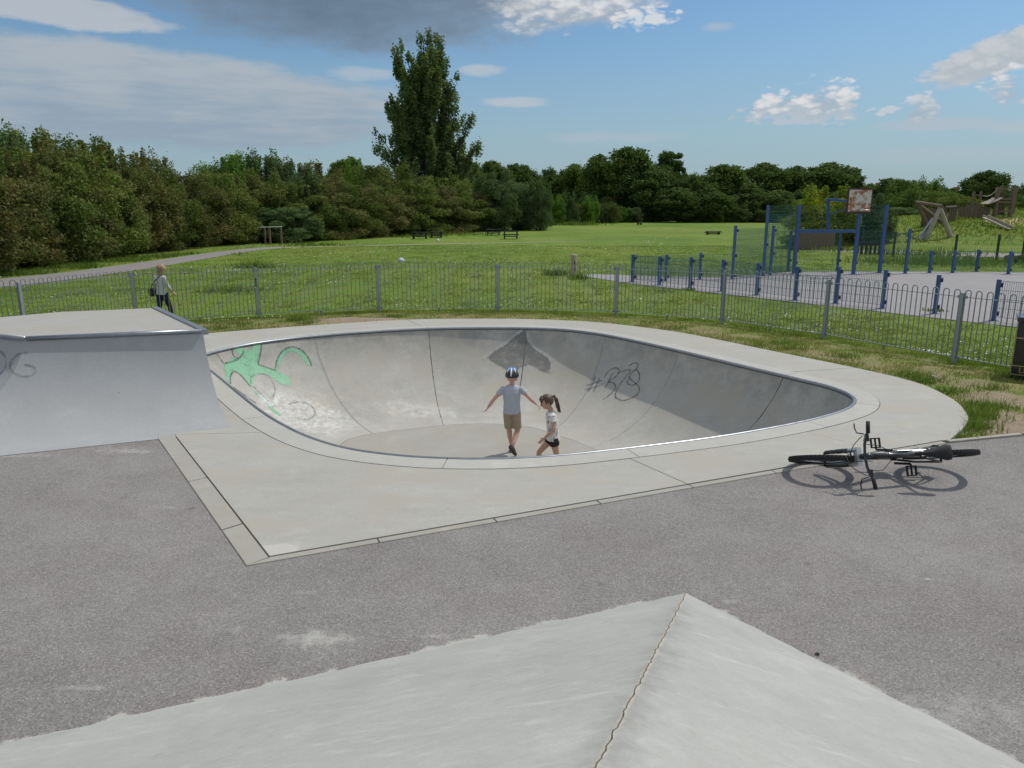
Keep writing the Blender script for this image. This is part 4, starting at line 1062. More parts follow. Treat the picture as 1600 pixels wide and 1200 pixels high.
# ------------------------------------------------------------------ play area on the mound
def post_on(root, u, v_top, d, w, name='log_post', mat='wood', base=None, lean=0, bury=.15):
    t = W(u, v_top, d); z0 = gz(t.x, d) if base is None else base
    rr = random.Random(int(u*7+v_top)); r = w/2
    return kid(root, MB().tube([(t.x-lean, d, z0-bury), (t.x, d, t.z)], [r*1.05, r*(.9+.15*rr.random())], 8).build(name, M[mat]))
FD = 62.0
q = W(1500, 330, FD)
fort = tag(empty('play_fort', (q.x, FD, gz(q.x, FD))), 'timber stockade fort on the grassy play mound', 'play fort')
u = 1443.0; k = 0
while u < 1466: post_on(fort, u, 327+1.2*math.sin(k*2.1), FD-2, .16); u += 2.9; k += 1
u = 1470.0
while u < 1497:
    if not 1481 < u < 1485: post_on(fort, u, 322+1.0*math.sin(k*2.7), FD-1, .17)
    u += 3.1; k += 1
a, b = W(1479, 323, FD-1.2), W(1494, 322, FD-1.2); kid(fort, MB().bar(a, b, .12, .10).build('rail', M['paletimber']))
u = 1500.0
while u < 1549: post_on(fort, u, (324 if u < 1518 else 320 if u < 1531 else 323)+1.0*math.sin(k*1.7), FD, .18); u += 3.3; k += 1
for u, v in ((1522, 299), (1533, 299), (1512, 320)): post_on(fort, u, v, FD+.6, .22, 'tower_post')
a, b = W(1521, 305, FD+.6), W(1534, 305, FD+.6); kid(fort, MB().bar(a, b, .10, .10).build('rail', M['wood']))
tw = tag(empty('lookout_tower', (W(1575, 335, FD).x, FD, gz(W(1575, 335, FD).x, FD))), 'tall timber lookout tower with rails at the end of the rope bridge', 'play tower')
for u, v, dd in ((1560, 292, 0), (1566, 290, 1.4), (1585, 290, 0), (1588, 292, 1.6)): post_on(tw, u, v, FD+dd, .34 if dd == 0 else .26, 'tower_post')
for v in (295, 311, 316, 330): a, b = W(1560, v, FD-.05), W(1586, v, FD-.05); kid(tw, MB().bar(a, b, .10, .14).build('rail', M['wood']))
for i in range(7): uu = 1561+i*1.3; kid(tw, MB().bar(W(uu, 300, FD+.3), W(uu, 336, FD+.3), .11, .04).build('board', M['wood']))
br = tag(empty('rope_bridge', W(1547, 316, FD)), 'sagging plank bridge with rope handrails between fort and tower', 'bridge')
pl = [W(1535+24*t, 318.5-9.5*t**1.5, FD) for t in [i/11 for i in range(12)]]
for i in range(11):
    a = (pl[i]+pl[i+1])/2; d = (pl[i+1]-pl[i]); kid(br, MB().box(a, (d.length*.92, 1.3, .05), Matrix.Rotation(-math.atan2(d.z, d.x), 3, 'Y')).build('plank', M['paletimber']))
for dy in (-.6, .6): kid(br, MB().tube([W(1536+ (23)*t, 306-12*t**2+2*math.sin(math.pi*t), FD+dy) for t in [i/10 for i in range(11)]], .035, 5).build('rope', M['paletimber']))
ad = 56.0
af = tag(empty('log_frame_slide', (W(1463, 386, ad).x, ad, gz(W(1463, 386, ad).x, ad))), 'A-shaped log frame with a steel slide in front of the mound', 'slide')
ap = W(1469, 325, ad)
for u in (1444, 1484):
    f = W(u, 388, ad); f.z = gz(f.x, ad)-.1; kid(af, MB().tube([f, ap+(ap-f)*.02], [.19, .15], 10).build('log_leg', M['paletimber']))
for u in (1450, 1480):
    f = W(u, 372, ad+3.2); f.z = gz(f.x, ad+3.2)-.1; p2 = ap+Vector((0, 3.2, .3)); kid(af, MB().tube([f, p2], [.17, .14], 10).build('log_leg', M['wood']))
kid(af, MB().tube([ap+Vector((0, -.2, .12)), ap+Vector((0, 3.4, .42))], .13, 10).build('ridge_log', M['wood']))
s0, s1, s2 = W(1458, 343, ad+.5), W(1438, 372, ad+.2), W(1432, 379, ad+.1)
for off in (-.20, .20): kid(af, MB().bar(s0+Vector((off*.3, off, .08)), s1+Vector((off*.3, off, .08)), .04, .16).build('slide_side', M['steel']))
kid(af, MB().bar(s0, s1, .40, .03).bar(s1, s2, .40, .03).build('slide_bed', M['steel']))
q = W(1558, 350, 58)
ch = tag(empty('embankment_slide', q), 'pale chute slide lying on the slope of the play mound', 'slide')
a, b = W(1539, 340, 59), W(1578, 361, 57); 
for p_ in (a, b): p_.z = max(p_.z, gz(p_.x, p_.y)+.05)
kid(ch, MB().bar(a, b, .6, .06).build('slide_bed', M['paletimber']))
for s in (-1, 1): kid(ch, MB().bar(a+Vector((0, s*.3, .12)), b+Vector((0, s*.3, .12)), .05, .2).build('slide_side', M['paletimber']))
# dark green mesh fence round the play area
gfx = [(1345, 393), (1395, 402), (1490, 411), (1556, 411), (1596, 410), (1650, 410)]
GP = [P(u, v, LAWN) for u, v in gfx]
M['dgreen'] = plain('dark_green_paint', (.015, .045, .03), .5)
gf = tag(empty('playground_fence', GP[2]), 'dark green mesh fence in front of the play mound', 'fence')
for q in GP: kid(gf, MB().box((q.x, q.y, LAWN+.72), (.09, .09, 1.5)).build('post', M['dgreen']))
for a, b in zip(GP, GP[1:]): kid(gf, wire_panel(a, b, LAWN+.05, LAWN+1.4, None, .08, .2, .007).build('mesh_panel', M['dgreen']))
# timber palisade and slatted barrier behind the goal
pd_ = 52.0; pal = tag(empty('timber_palisade', W(1285, 375, pd_)), 'brown timber palisade standing behind the ball court goal', 'fence'); pal.location.z = LAWN
u = 1243.0; i = 0
while u < 1306: 
    t = W(u, 362+.6*math.sin(i*1.9), pd_); kid(pal, MB().box((t.x, pd_, (LAWN+t.z)/2), (.115, .05, t.z-LAWN)).build('board', M['wood'])); u += 2.9; i += 1
bd_ = P(1360, 398, LAWN).y; bar_ = tag(empty('timber_barrier', (P(1360, 398, LAWN).x, bd_, LAWN)), 'black barrier with a top rail and short uprights beside the goal post', 'barrier')
a, b = W(1338, 381, bd_), W(1376, 381, bd_); kid(bar_, MB().bar(a, b, .09, .16).build('top_rail', M['bench']))
for i in range(6): uu = 1340+i*7; t = W(uu, 383, bd_); kid(bar_, MB().box((t.x, bd_, (LAWN+t.z)/2), (.14, .08, t.z-LAWN)).build('upright', M['bench']))

# ------------------------------------------------------------------ benches, posts and small things in the field
def picnic(u, v, wpx, hpx, lab, table=True):
    q = P(u, v, LAWN); d = q.y; w = wpx/FPX*d; h = hpx/FPX*d
    r = tag(empty('picnic_table', q), lab, 'picnic table', 'picnic tables in front of the hedge')
    for i in range(3): kid(r, MB().box((q.x, d-.26+.26*i, LAWN+h-.03), (w, .23, .06)).build('table_plank', M['bench']))
    for s in (-1, 1):
        kid(r, MB().bar((q.x+s*w*.38, d-.2, LAWN+h-.05), (q.x+s*w*.38, d-.25, LAWN-.02), .10, .12).bar((q.x+s*w*.38, d+.2, LAWN+h-.05), (q.x+s*w*.38, d+.25, LAWN-.02), .10, .12).build('leg', M['bench']))
        kid(r, MB().box((q.x, d+s*.62, LAWN+h*.56), (w, .24, .05)).build('seat', M['bench']))
    kid(r, MB().box((q.x, d, LAWN+h*.35), (w*.76, .07, .07)).build('stretcher', M['bench']))
picnic(656, 373.5, 25, 10.5, 'dark picnic table left of the poplar with a smaller one beside it')
picnic(682, 371.5, 19, 9.5, 'smaller dark picnic table beside another below the poplar')
picnic(771, 367.5, 23, 9, 'dark picnic table half lost in the shade of the dark bushes')
picnic(798, 373.5, 25, 12, 'dark picnic table in sunlight in front of the dark bushes')
picnic(1114, 366.5, 23, 5, 'low dark picnic table far out on the open field')
picnic(999, 351.5, 7, 4, 'tiny dark picnic table at the far edge of the scrub')
wp = P(896, 432, LAWN); w_ = tag(empty('timber_post', wp), 'weathered grey timber post at the corner of the ball court path', 'post')
hh = W(896, 397.5, wp.y).z-LAWN
kid(w_, MB().tube([(wp.x, wp.y, LAWN-.1), (wp.x, wp.y, LAWN+hh-.03), (wp.x, wp.y, LAWN+hh)], [.13, .125, .10], 12).build('trunk', M['paletimber']))
kid(w_, MB().box((wp.x+.03, wp.y-.122, LAWN+hh*.62), (.05, .012, .12)).box((wp.x+.03, wp.y-.122, LAWN+hh*.36), (.045, .012, .10)).build('marker', M['black_paint']))
fd = P(422, 382, LAWN).y; fr_ = tag(empty('rail_barrier', P(422, 382, LAWN)), 'timber frame with a pale top rail against the hedge by the path', 'barrier')
for u in (409, 420.5, 438.5): t = W(u, 354.5, fd); kid(fr_, MB().box((t.x, fd+(.6 if u == 409 else 0), (LAWN+t.z)/2-.02), (.12, .12, t.z-LAWN)).build('upright', M['wood']))
a, b = W(403, 355, fd), W(440, 354, fd); kid(fr_, MB().bar(a, b, .14, .06).build('top_rail', M['white']))
def litter(name, u, v, z, r, lab, cat, mat):
    q = P(u, v, z); rr = random.Random(int(u)); mb = MB(); mb.ball((0, 0, 0), (r, r*.8, r*.8), 9, 6)
    mb.v = [(x*(.8+.4*rr.random()), y*(.8+.4*rr.random()), zz*(.8+.4*rr.random())) for x, y, zz in mb.v]
    o = mb.build(name, mat); o.location = (q.x, q.y, z+r*.6); tag(o, lab, cat)
litter('plastic_bag', 627, 409, LAWN, .15, 'crumpled blue and white plastic bag on the grass beyond the fence', 'litter', plain('bag', (.55, .65, .80), .4, 0, .5, 9))
litter('football', 684, 377, LAWN, .14, 'white ball lying on the grass near the picnic tables', 'ball', M['white'])
litter('paper_scrap', 1000, 469, LAWN, .05, 'white scrap of paper on the lawn between fence and court', 'litter', M['white'])
litter('paper_scrap', 1459, 591, -.05, .035, 'small white scrap of paper on the turf edge beside the deck', 'litter', M['white'])
o = MB().tube([(0, 0, 0), (0, 0, .006)], .022, 12).build('white_disc', M['white']); q = P(162, 1144); o.location = (q.x, q.y-.05, .035); tag(o, 'small white disc lying on the concrete bank', 'litter')
o.rotation_euler = (-.40, .1, 0)
o = MB().tube([(.008*math.cos(2*math.pi*k/12), .008*math.sin(2*math.pi*k/12), .004) for k in range(12)], .004, 6, closed=True).build('black_ring', M['black_rubber']); q = P(1277, 1023); o.location = (q.x, q.y, .002); tag(o, 'little black ring dropped on the tarmac beside the bank', 'litter')

# ------------------------------------------------------------------ trees and bushes
def leaves(rng, cen, rad, n, size, flat=.8, shell=.55, up=.25, jit=.12):
    """n little diamond leaves spread through clumps (cen (k,3), rad (k,3))"""
    k = len(cen); w = rad.prod(1)**(2/3); ix = rng.choice(k, n, p=w/w.sum())
    d = rng.normal(size=(n, 3)); d /= np.linalg.norm(d, axis=1)[:, None]
    r = shell+(1-shell)*rng.random(n)**.6; r *= np.where(rng.random(n) < .06, 1.18, 1.0)
    p = cen[ix]+d*rad[ix]*r[:, None]
    nm = d*.6+rng.normal(size=(n, 3))*.75; nm[:, 2] += up; nm /= np.linalg.norm(nm, axis=1)[:, None]
    t = rng.normal(size=(n, 3)); t -= nm*(t*nm).sum(1)[:, None]; t /= np.linalg.norm(t, axis=1)[:, None]; b = np.cross(nm, t)
    s = size*(.6+.8*rng.random(n))[:, None]
    p = p+rng.normal(size=(n, 3))*rad[ix]*jit
    V = np.stack([p-t*s*.62, p-b*s*.36, p+t*s*.62+nm*s*.1, p+b*s*.36], 1).reshape(-1, 3)
    return V, np.arange(4*n).reshape(-1, 4)
def limbs(mb, rng, base, tips, r0, n=6):
    for t in tips:
        b = Vector(base); t = Vector(t); m = b.lerp(t, .5)+Vector(rng.normal(size=3)*.06*(t-b).length); m.z = b.z+(t.z-b.z)*.45
        mb.tube([b, m, t], [r0, r0*.6, r0*.18], n)
LIB = {}
def lib(name, fn):
    LIB[name] = fn
def bush_mesh(seed, w, h, n, size, bumps=34, spiky=.0):
    rng = np.random.default_rng(seed); cen, rad = [], []
    for i in range(bumps):                            # leafy shelves with dark hollows between them
        a = i*2.399+rng.random()*.9; e = (i+rng.random())/bumps; rr = (.62+.36*rng.random()**.6) if rng.random() < .8 else .35
        z = h*(.05+.80*e); env = math.sqrt(max(.05, 1-((z/h-.28)/.75)**2)); x = w*env*rr*math.cos(a)*.88; y = w*env*rr*math.sin(a)*.88
        q = (.13+.13*rng.random())*h*.72; cen.append((x, y, z)); rad.append((q*1.25, q*1.25, q*.62))
    for i in range(int(bumps*.6)):                    # finer sprays that break the outline
        a = rng.random()*2*math.pi; z = h*(.25+.75*rng.random()); env = math.sqrt(max(.02, 1-((z/h-.30)/.76)**2)); rr = .92+.14*rng.random()
        q = (.05+.06*rng.random())*h; cen.append((w*env*rr*math.cos(a), w*env*rr*math.sin(a), z)); rad.append((q, q, q*(1+spiky*2)))
    for i in range(int(14*spiky)):                    # upright shoots
        a = rng.random()*2*math.pi; r = w*.7*rng.random(); q = .05*h
        for z in (0.93, 1.0, 1.07): cen.append((r*math.cos(a), r*math.sin(a), h*z)); rad.append((q*.6, q*.6, q))
    V, Fq = leaves(rng, np.array(cen), np.array(rad), n, size)
    V[:, 2] = np.abs(V[:, 2])
    cr = np_mesh('crown', V, Fq)
    mb = MB(); limbs(mb, rng, (0, 0, -.1), [c for c in cen[:10]], .09)
    limbs(mb, rng, (.3, .2, -.1), [c for c in cen[10:16]], .07)
    return cr, mb.mesh('stems')
def tree_mesh(seed, w, h, n, size, trunk=.22, blobs=46, flat=.7):
    rng = np.random.default_rng(seed); cen, rad = [], []; z0 = h*trunk; c0 = (h*.97+z0)/2; hz = (h*.97-z0)/2
    for i in range(blobs):
        d = rng.normal(size=3); d /= np.linalg.norm(d); rr = .25+.58*rng.random()**.55
        z = c0+d[2]*hz*rr*1.02; wid = w*(1-.18*max(0, (z-c0)/hz)-.12*max(0, (c0-z)/hz))
        q = w*(.17+.15*rng.random()); cen.append((d[0]*wid*rr, d[1]*wid*rr, z)); rad.append((q*1.1, q*1.1, q*flat))
    for i in range(int(blobs*1.6)):
        d = rng.normal(size=3); d /= np.linalg.norm(d); rr = .80+.12*rng.random(); z = c0+d[2]*hz*rr*1.02; wid = w*(1-.18*max(0, (z-c0)/hz))
        q = w*(.06+.09*rng.random()); cen.append((d[0]*wid*rr, d[1]*wid*rr, z)); rad.append((q*1.15, q*1.15, q*flat))
    V, Fq = leaves(rng, np.array(cen), np.array(rad), n, size, shell=.30, jit=.24)
    cr = np_mesh('crown', V, Fq)
    mb = MB(); mb.tube([(0, 0, -.2), (.05*w, 0, h*.25), (0, .03*w, h*.55), (0, 0, h*.85)], [.036*h, .028*h, .016*h, .004*h], 8)
    limbs(mb, rng, (0.04*w, 0, h*.20), [c for c in cen[:9]], .016*h); limbs(mb, rng, (0, 0, h*.42), [c for c in cen[9:18]], .010*h)
    return cr, mb.mesh('trunk')
def poplar_mesh(seed, w, h, n, size):
    rng = np.random.default_rng(seed); cen, rad = [], []; mb = MB()
    mb.tube([(0, 0, -.3), (.1, 0, h*.2), (.05, .1, h*.5), (0, 0, h*.93)], [.55, .45, .26, .05], 10)
    prof = lambda f: np.interp(f, [0, .10, .22, .38, .55, .70, .84, .94, 1.0], [.45, .80, 1.0, .98, .82, .68, .58, .48, .25])
    def limb(f0, a, out, rise, fat):
        b = Vector((0, 0, h*f0)); tip = Vector((math.cos(a)*out, math.sin(a)*out, h*f0+rise))
        m = b.lerp(tip, .5)+Vector((math.cos(a)*out*.12, math.sin(a)*out*.12, -rise*.05)); L = [b, m, tip]
        mb.tube(L, [.16, .10, .03], 6)
        for t in np.linspace(.30, 1.05, 9):
            p = b.lerp(m, min(1, t*2)) if t < .5 else m.lerp(tip, (t-.5)*2)
            q = fat*(1.15-.55*t)*(.75+.5*rng.random()); cen.append((p.x+rng.normal()*.35, p.y+rng.normal()*.35, p.z+rng.normal()*.3)); rad.append((q*.75, q*.75, q*1.45))
    for i in range(64):
        f0 = .05+.66*rng.random(); a = rng.random()*2*math.pi; rise = h*(.16+.17*rng.random()); ft = min(1, f0+rise/h)
        rise = min(rise, h*(.985-f0)); limb(f0, a, w*float(prof(ft))*(.50+.52*rng.random()), rise, .82)
    for a, out, f0, rise in ((-.12, w*1.0, .12, h*.31), (.15, w*.88, .22, h*.35), (3.3, w*.95, .10, h*.20), (3.0, w*.95, .18, h*.25), (.05, w*.62, .45, h*.32), (2.9, w*.75, .32, h*.30), (.3, w*1.0, .06, h*.26), (3.4, w*.5, .6, h*.33), (.1, w*.36, .66, h*.31), (1.5, w*.1, .7, h*.30)): limb(f0, a, out, rise, 1.0)
    V, Fq = leaves(rng, np.array(cen), np.array(rad), n, size, shell=.25, up=.1, jit=.2)
    return np_mesh('crown', V, Fq), mb.mesh('trunk')
BM = {}
def get(key, fn):
    if key not in BM: BM[key] = fn()
    return BM[key]
def plant(name, key, fn, mat, loc, sx, sz, rz, label, cat, group, bark='bark', stem='trunk'):
    cr, tr = get(key, fn)
    if not cr.materials: cr.materials.append(M[mat])
    if not tr.materials: tr.materials.append(M[bark])
    r = tag(empty(name, loc, rz), label, cat, group); r.scale = (sx, sx, sz)
    c = bpy.data.objects.new('crown', cr); COL.objects.link(c); c.parent = r; c.material_slots[0].link = 'OBJECT'; c.material_slots[0].material = M[mat]
    t = bpy.data.objects.new(stem, tr); COL.objects.link(t); t.parent = r
    return r
def bfn(i): return lambda: bush_mesh(100+i, 2.5, 5.0, 28000, .120, 32, (0, .8, 0, .4, 1.0)[i % 5])
rr = random.Random(12)
# the hedge: front line given by (pixel column, foot row), then the height of its top row and kind
hedge = [(-150, 452, 215, 0, 'haw'), (-90, 440, 212, 1, 'haw'), (-35, 432, 228, 2, 'haw'), (15, 425, 240, 3, 'haw'), (60, 418, 222, 0, 'haw2'), (105, 412, 238, 4, 'haw'), (140, 407, 240, 1, 'haw2'), (180, 401, 245, 2, 'haw'), (215, 397, 262, 3, 'haw'),
         (250, 393, 258, 0, 'haw2'), (285, 389, 275, 1, 'haw'), (315, 386, 268, 2, 'haw'), (345, 384, 272, 4, 'haw2'), (378, 381, 275, 3, 'haw'), (410, 379, 262, 0, 'haw2'), (447, 380, 312, 2, 'willow'),
         (480, 377, 290, 1, 'haw2'), (512, 375, 282, 3, 'haw'), (545, 373, 290, 4, 'haw2'), (580, 371, 285, 0, 'haw'), (612, 368, 285, 2, 'haw'), (645, 367, 288, 1, 'haw2'), (680, 365, 292, 3, 'haw'), (715, 363, 295, 0, 'haw2')]
glab = {'haw': 'brownish hawthorn bush in the hedge,', 'haw2': 'olive green hawthorn bush in the hedge,', 'willow': 'grey green leafy bush in the hedge,'}
def where(u): return (' tallest part beside the path' if u < 130 else ' where the path follows it' if u < 290 else ' near the pale railed barrier' if u < 440 else ' between barrier and picnic tables' if u < 590 else ' below poplar behind picnic tables')
for i, (u, v, vt, k, mt) in enumerate(hedge):
    q = P(u, v, LAWN); nx = hedge[min(i+1, len(hedge)-1)]; wpx = 56 if i < 3 else 46
    d = q.y+2.2; c = W(u, v, d); h = (W(u, vt, d).z-LAWN)*.97; h *= .93; wdt = max(wpx/FPX*d*(.78 if i > 5 else .66), h*.37)
    plant('hawthorn_bush' if mt != 'willow' else 'hedge_bush', ('b', k), bfn(k), mt, (c.x, d, LAWN), wdt/2.5*1.45, h/5.0, rr.random()*6.28, glab[mt]+where(u), 'bush', 'bushes in the tall hedge', stem='stems')
back = [(-110, 205, 4, 'haw2'), (-20, 218, 1, 'willow'), (8, 216, 4, 'willow'), (45, 210, 1, 'haw2'), (90, 222, 4, 'willow'), (150, 225, 1, 'haw2'), (190, 234, 3, 'haw'), (243, 250, 4, 'haw'), (300, 278, 1, 'haw'), (370, 248, 1, 'bright'), (400, 246, 4, 'willow'), (430, 250, 3, 'willow'), (460, 262, 1, 'willow'), (488, 258, 4, 'haw'), (515, 272, 2, 'haw2'), (600, 262, 4, 'haw2'), (640, 275, 0, 'haw2'), (735, 285, 2, 'haw'), (700, 280, 1, 'haw2')]
blab = {'haw': 'brownish bush topping the hedge back,', 'haw2': 'olive bush topping the hedge back,', 'willow': 'feathery grey green bush topping the hedge,', 'bright': 'fresh green bush topping the hedge,'}
for i, (u, vt, k, mt) in enumerate(back):
    fv = np.interp(u, [h[0] for h in hedge], [h[1] for h in hedge]); d = P(u, fv, LAWN).y+7.0
    c = W(u, fv, d); h = (W(u, vt, d).z-LAWN)*.92; wd = max(62/FPX*d*.62, h*.34)
    plant('tall_bush', ('b', k), bfn(k), mt, (c.x, d, LAWN), wd/2.5*1.5, h/5.0, rr.random()*6.28, blab[mt]+where(u), 'bush', 'bushes at the back of the hedge', stem='stems')
# dense dark bushes right of the poplar and the scrub beyond
for i, (u, v, vt, wpx, k, mt, dd, lab) in enumerate([(775, 362, 272, 70, 0, 'willow', 0, 'dark green rounded bush below the poplar at the hedge end'), (815, 361, 278, 66, 2, 'willow', 1, 'dense dark bush with upright leaves behind the sunlit picnic table'), (842, 361, 290, 40, 4, 'willow', -1, 'slim leafy bush ending the hedge on the field side'), (555, 370, 262, 46, 3, 'bright', 14, 'bright green bush standing out behind the brownish hedge')]):
    q = P(u, v, LAWN); d = q.y+3+dd; c = W(u, v, d)
    plant('leafy_bush', ('b', k), bfn(k), mt, (c.x, d, LAWN), wpx/FPX*d/2/2.5, (W(u, vt, d).z-LAWN)/5, rr.random()*6.28, lab, 'bush', None, stem='stems')
scr = [(868, 352, 308), (888, 351, 306), (905, 350, 316), (922, 350, 310), (938, 349, 322), (955, 349, 318), (972, 348, 326), (988, 348, 322), (1003, 347, 327), (1020, 347, 325), (1036, 346, 330), (1052, 345.5, 332), (880, 349, 300), (915, 348, 305), (950, 347, 312), (985, 346, 318)]
for i, (u, v, vt) in enumerate(scr):
    q = P(u, v, LAWN); d = q.y+1; c = W(u, v, d); mt = ('bright', 'willow', 'haw2')[i % 3]
    plant('scrub_bush', ('b', i % 5), bfn(i % 5), mt, (c.x, d, LAWN), 24/FPX*d/2/2.5*1.2, (W(u, vt, d).z-LAWN)/5, rr.random()*6.28, {'bright': 'fresh green low bush in the scrub at the field edge', 'willow': 'grey green low bush in the scrub at the field edge', 'haw2': 'olive low bush in the scrub at the field edge'}[mt], 'bush', 'low bushes in the scrub', stem='stems')
for i in range(17):
    u = 1072+i*17; d = 138+4*rr.random(); c = W(u, 343, d)
    plant('undergrowth_bush', ('b', i % 5), bfn(i % 5), 'oak', (c.x, d, LAWN), 24/FPX*d/2/2.5*1.3, (W(u, 321+6*rr.random(), d).z-LAWN)/5, rr.random()*6.28, 'dark bush in the undergrowth at the foot of the far wood', 'bush', 'undergrowth below the far wood', stem='stems')
# bushes by the goal and on the mound
for i, (u, v, vt, wpx, d, k, mt, lab) in enumerate([(1282, 385, 300, 92, 55, 3, 'laburnum', 'yellow green flowering shrub behind the basketball backboard'), (1348, 385, 312, 70, 57, 1, 'willow', 'pale leafy shrub below the basketball backboard'), (1400, 360, 322, 50, 72, 2, 'willow', 'grey green shrub at the left foot of the play mound'), (1474, 330, 303, 70, 76, 0, 'haw2', 'olive bush behind the stockade fort'), (1508, 330, 305, 50, 78, 2, 'laburnum', 'yellowish bush behind the fort beside the round oak'),
                                           (1425, 345, 290, 90, 84, 4, 'oak2', 'large green bush left of the fort behind the mound'), (1600, 340, 312, 60, 76, 1, 'oak2', 'green bush right behind the lookout tower'), (1587, 420, 398, 34, 40, 0, 'haw2', 'small dark shrub at the playground fence')]):
    c = W(u, v, d); z = gz(c.x, d)
    plant('garden_shrub', ('b', k), bfn(k), mt, (c.x, d, z), wpx/FPX*d/2/2.5*1.1, (W(u, vt, d).z-z)/5, rr.random()*6.28, lab, 'bush', None, stem='stems')
# the poplar
d = 99; c = W(668, 358, d); h = W(665, 60, d).z-LAWN
plant('poplar_tree', 'pop', lambda: poplar_mesh(11, 75/FPX*99, h, 95000, .26), 'poplar', (c.x, d, LAWN), 1, 1, 0, 'tall poplar rising far above the hedge', 'tree', None)
# row of broad trees beyond the field
def tfn(i): return lambda: tree_mesh(300+i, 5.0, 12.0, 30000, .34, (.10, .06, .20, .04, .10)[i % 5], (40, 46, 34, 46, 36)[i % 5], (.95, .9, .55, 1.0, .8)[i % 5])
trees = [(342, 254, 44, 112, 3, 'oak', 'small dark tree top showing over the hedge'), (545, 242, 66, 118, 0, 'oak2', 'mid green tree rising behind the bright bush'), (588, 258, 50, 122, 3, 'oak2', 'mid green tree close to the left side of the poplar'), (735, 248, 44, 128, 1, 'oak2', 'mid green tree close to the right side of the poplar'),
         (772, 247, 60, 150, 1, 'oak2', None), (812, 253, 66, 160, 0, 'oak', None), (858, 259, 48, 165, 3, 'oak', None), (897, 252, 56, 158, 4, 'oak2', None), (932, 237, 60, 152, 1, 'oak2', None), (982, 226, 88, 150, 0, 'oak', 'biggest dark round tree in the row beyond the field'), (1044, 230, 46, 156, 2, 'oak', 'flat topped dark tree beside the biggest one beyond the field'),
         (1018, 262, 74, 146, 3, 'oak', None), (1085, 268, 66, 144, 3, 'oak', None), (1130, 254, 82, 150, 0, 'oak2', None), (1188, 250, 72, 154, 4, 'oak', None), (1235, 256, 72, 156, 1, 'oak', None), (1290, 249, 90, 152, 4, 'oak', None), (1330, 270, 56, 150, 3, 'oak', None), (1392, 276, 72, 130, 0, 'oak', None), (1440, 283, 66, 140, 3, 'oak2', None), (1480, 292, 50, 150, 1, 'oak', None), (1535, 262, 62, 96, 4, 'oak', 'dark round oak behind the fort on the mound'), (1590, 285, 60, 130, 3, 'oak', None), (1640, 275, 70, 130, 0, 'oak2', None), (1060, 290, 60, 140, 1, 'oak', None), (1160, 290, 70, 146, 3, 'oak', None), (1215, 295, 70, 146, 1, 'oak', None), (1262, 292, 70, 146, 3, 'oak', None), (940, 290, 56, 150, 3, 'oak2', None), (1312, 296, 60, 140, 1, 'oak', None), (1110, 296, 56, 140, 1, 'oak', None)]
for i, (u, vt, wpx, d, k, mt, lab) in enumerate(trees):
    c = W(u, 340, d); h = W(u, vt, d).z-LAWN
    plant('broad_tree', ('t', k), tfn(k), mt, (c.x, d, LAWN), wpx/FPX*d/2/5.0*1.22, h/12.0, rr.random()*6.28, lab or {'oak': 'dark green broad tree', 'oak2': 'mid green broad tree'}[mt]+(' between the poplar and the red roofs' if u < 890 else ' beside the biggest round tree beyond the field' if u < 1070 else ' in the wood edge closing the far field' if u < 1250 else ' in the wood edge behind the goal' if u < 1380 else ' behind the play mound'), 'tree', None if lab else 'trees beyond the field')

# ------------------------------------------------------------------ houses behind the trees
M['brick'] = plain('red_brick', (.26, .105, .065), .9, 0, .25, 6); M['tiles'] = plain('red_roof_tiles', (.24, .085, .05), .85, 0, .3, 4); M['render'] = plain('white_render', (.62, .60, .56), .8)
M['glass'] = plain('window_glass', (.05, .06, .07), .1)
def house(u, v_eave, v_ridge, wpx, d, wall, lab):
    c = W(u, 340, d); w = wpx/FPX*d; ze = W(u, v_eave, d).z; zr = W(u, v_ridge, d).z; dp = 7.0
    r = tag(empty('house', (c.x, d, LAWN)), lab, 'house', 'houses behind the trees'); H_ = ze-LAWN
    MB().box((0, 0, H_/2), (w, dp, H_)).build('wall', M[wall], r)
    rf = MB().add([(-w/2-.3, -dp/2-.3, H_), (w/2+.3, -dp/2-.3, H_), (w/2+.3, dp/2+.3, H_), (-w/2-.3, dp/2+.3, H_), (-w/2+.8, 0, zr-LAWN), (w/2-.8, 0, zr-LAWN)], [(0, 1, 5, 4), (2, 3, 4, 5), (1, 2, 5), (3, 0, 4), (3, 2, 1, 0)]).build('roof', M['tiles'], r)
    o = MB().box((w*.3, .4, zr-LAWN-.3), (.9, .9, 2.0)).build('chimney', M['brick'], rf)
    for x in (-w*.28, w*.28):
        for z in (1.4, H_-1.3):
            wn = MB().box((x, -dp/2-.02, z), (1.3, .06, 1.2)).build('window', M['white'], r); MB().box((x, -dp/2-.06, z), (1.1, .04, 1.0)).build('pane', M['glass'], wn)
house(912, 298, 286, 70, 190, 'brick', 'red roofed brick house showing between the broad trees')
house(872, 299, 289, 50, 196, 'brick', 'small brick house behind the trees left of the other')
house(1355, 298, 290, 40, 200, 'render', 'pale rendered house peeping over the trees near the backboard')
house(1478, 302, 297, 40, 180, 'brick', 'brick house with a chimney peeping between trees near the fort')

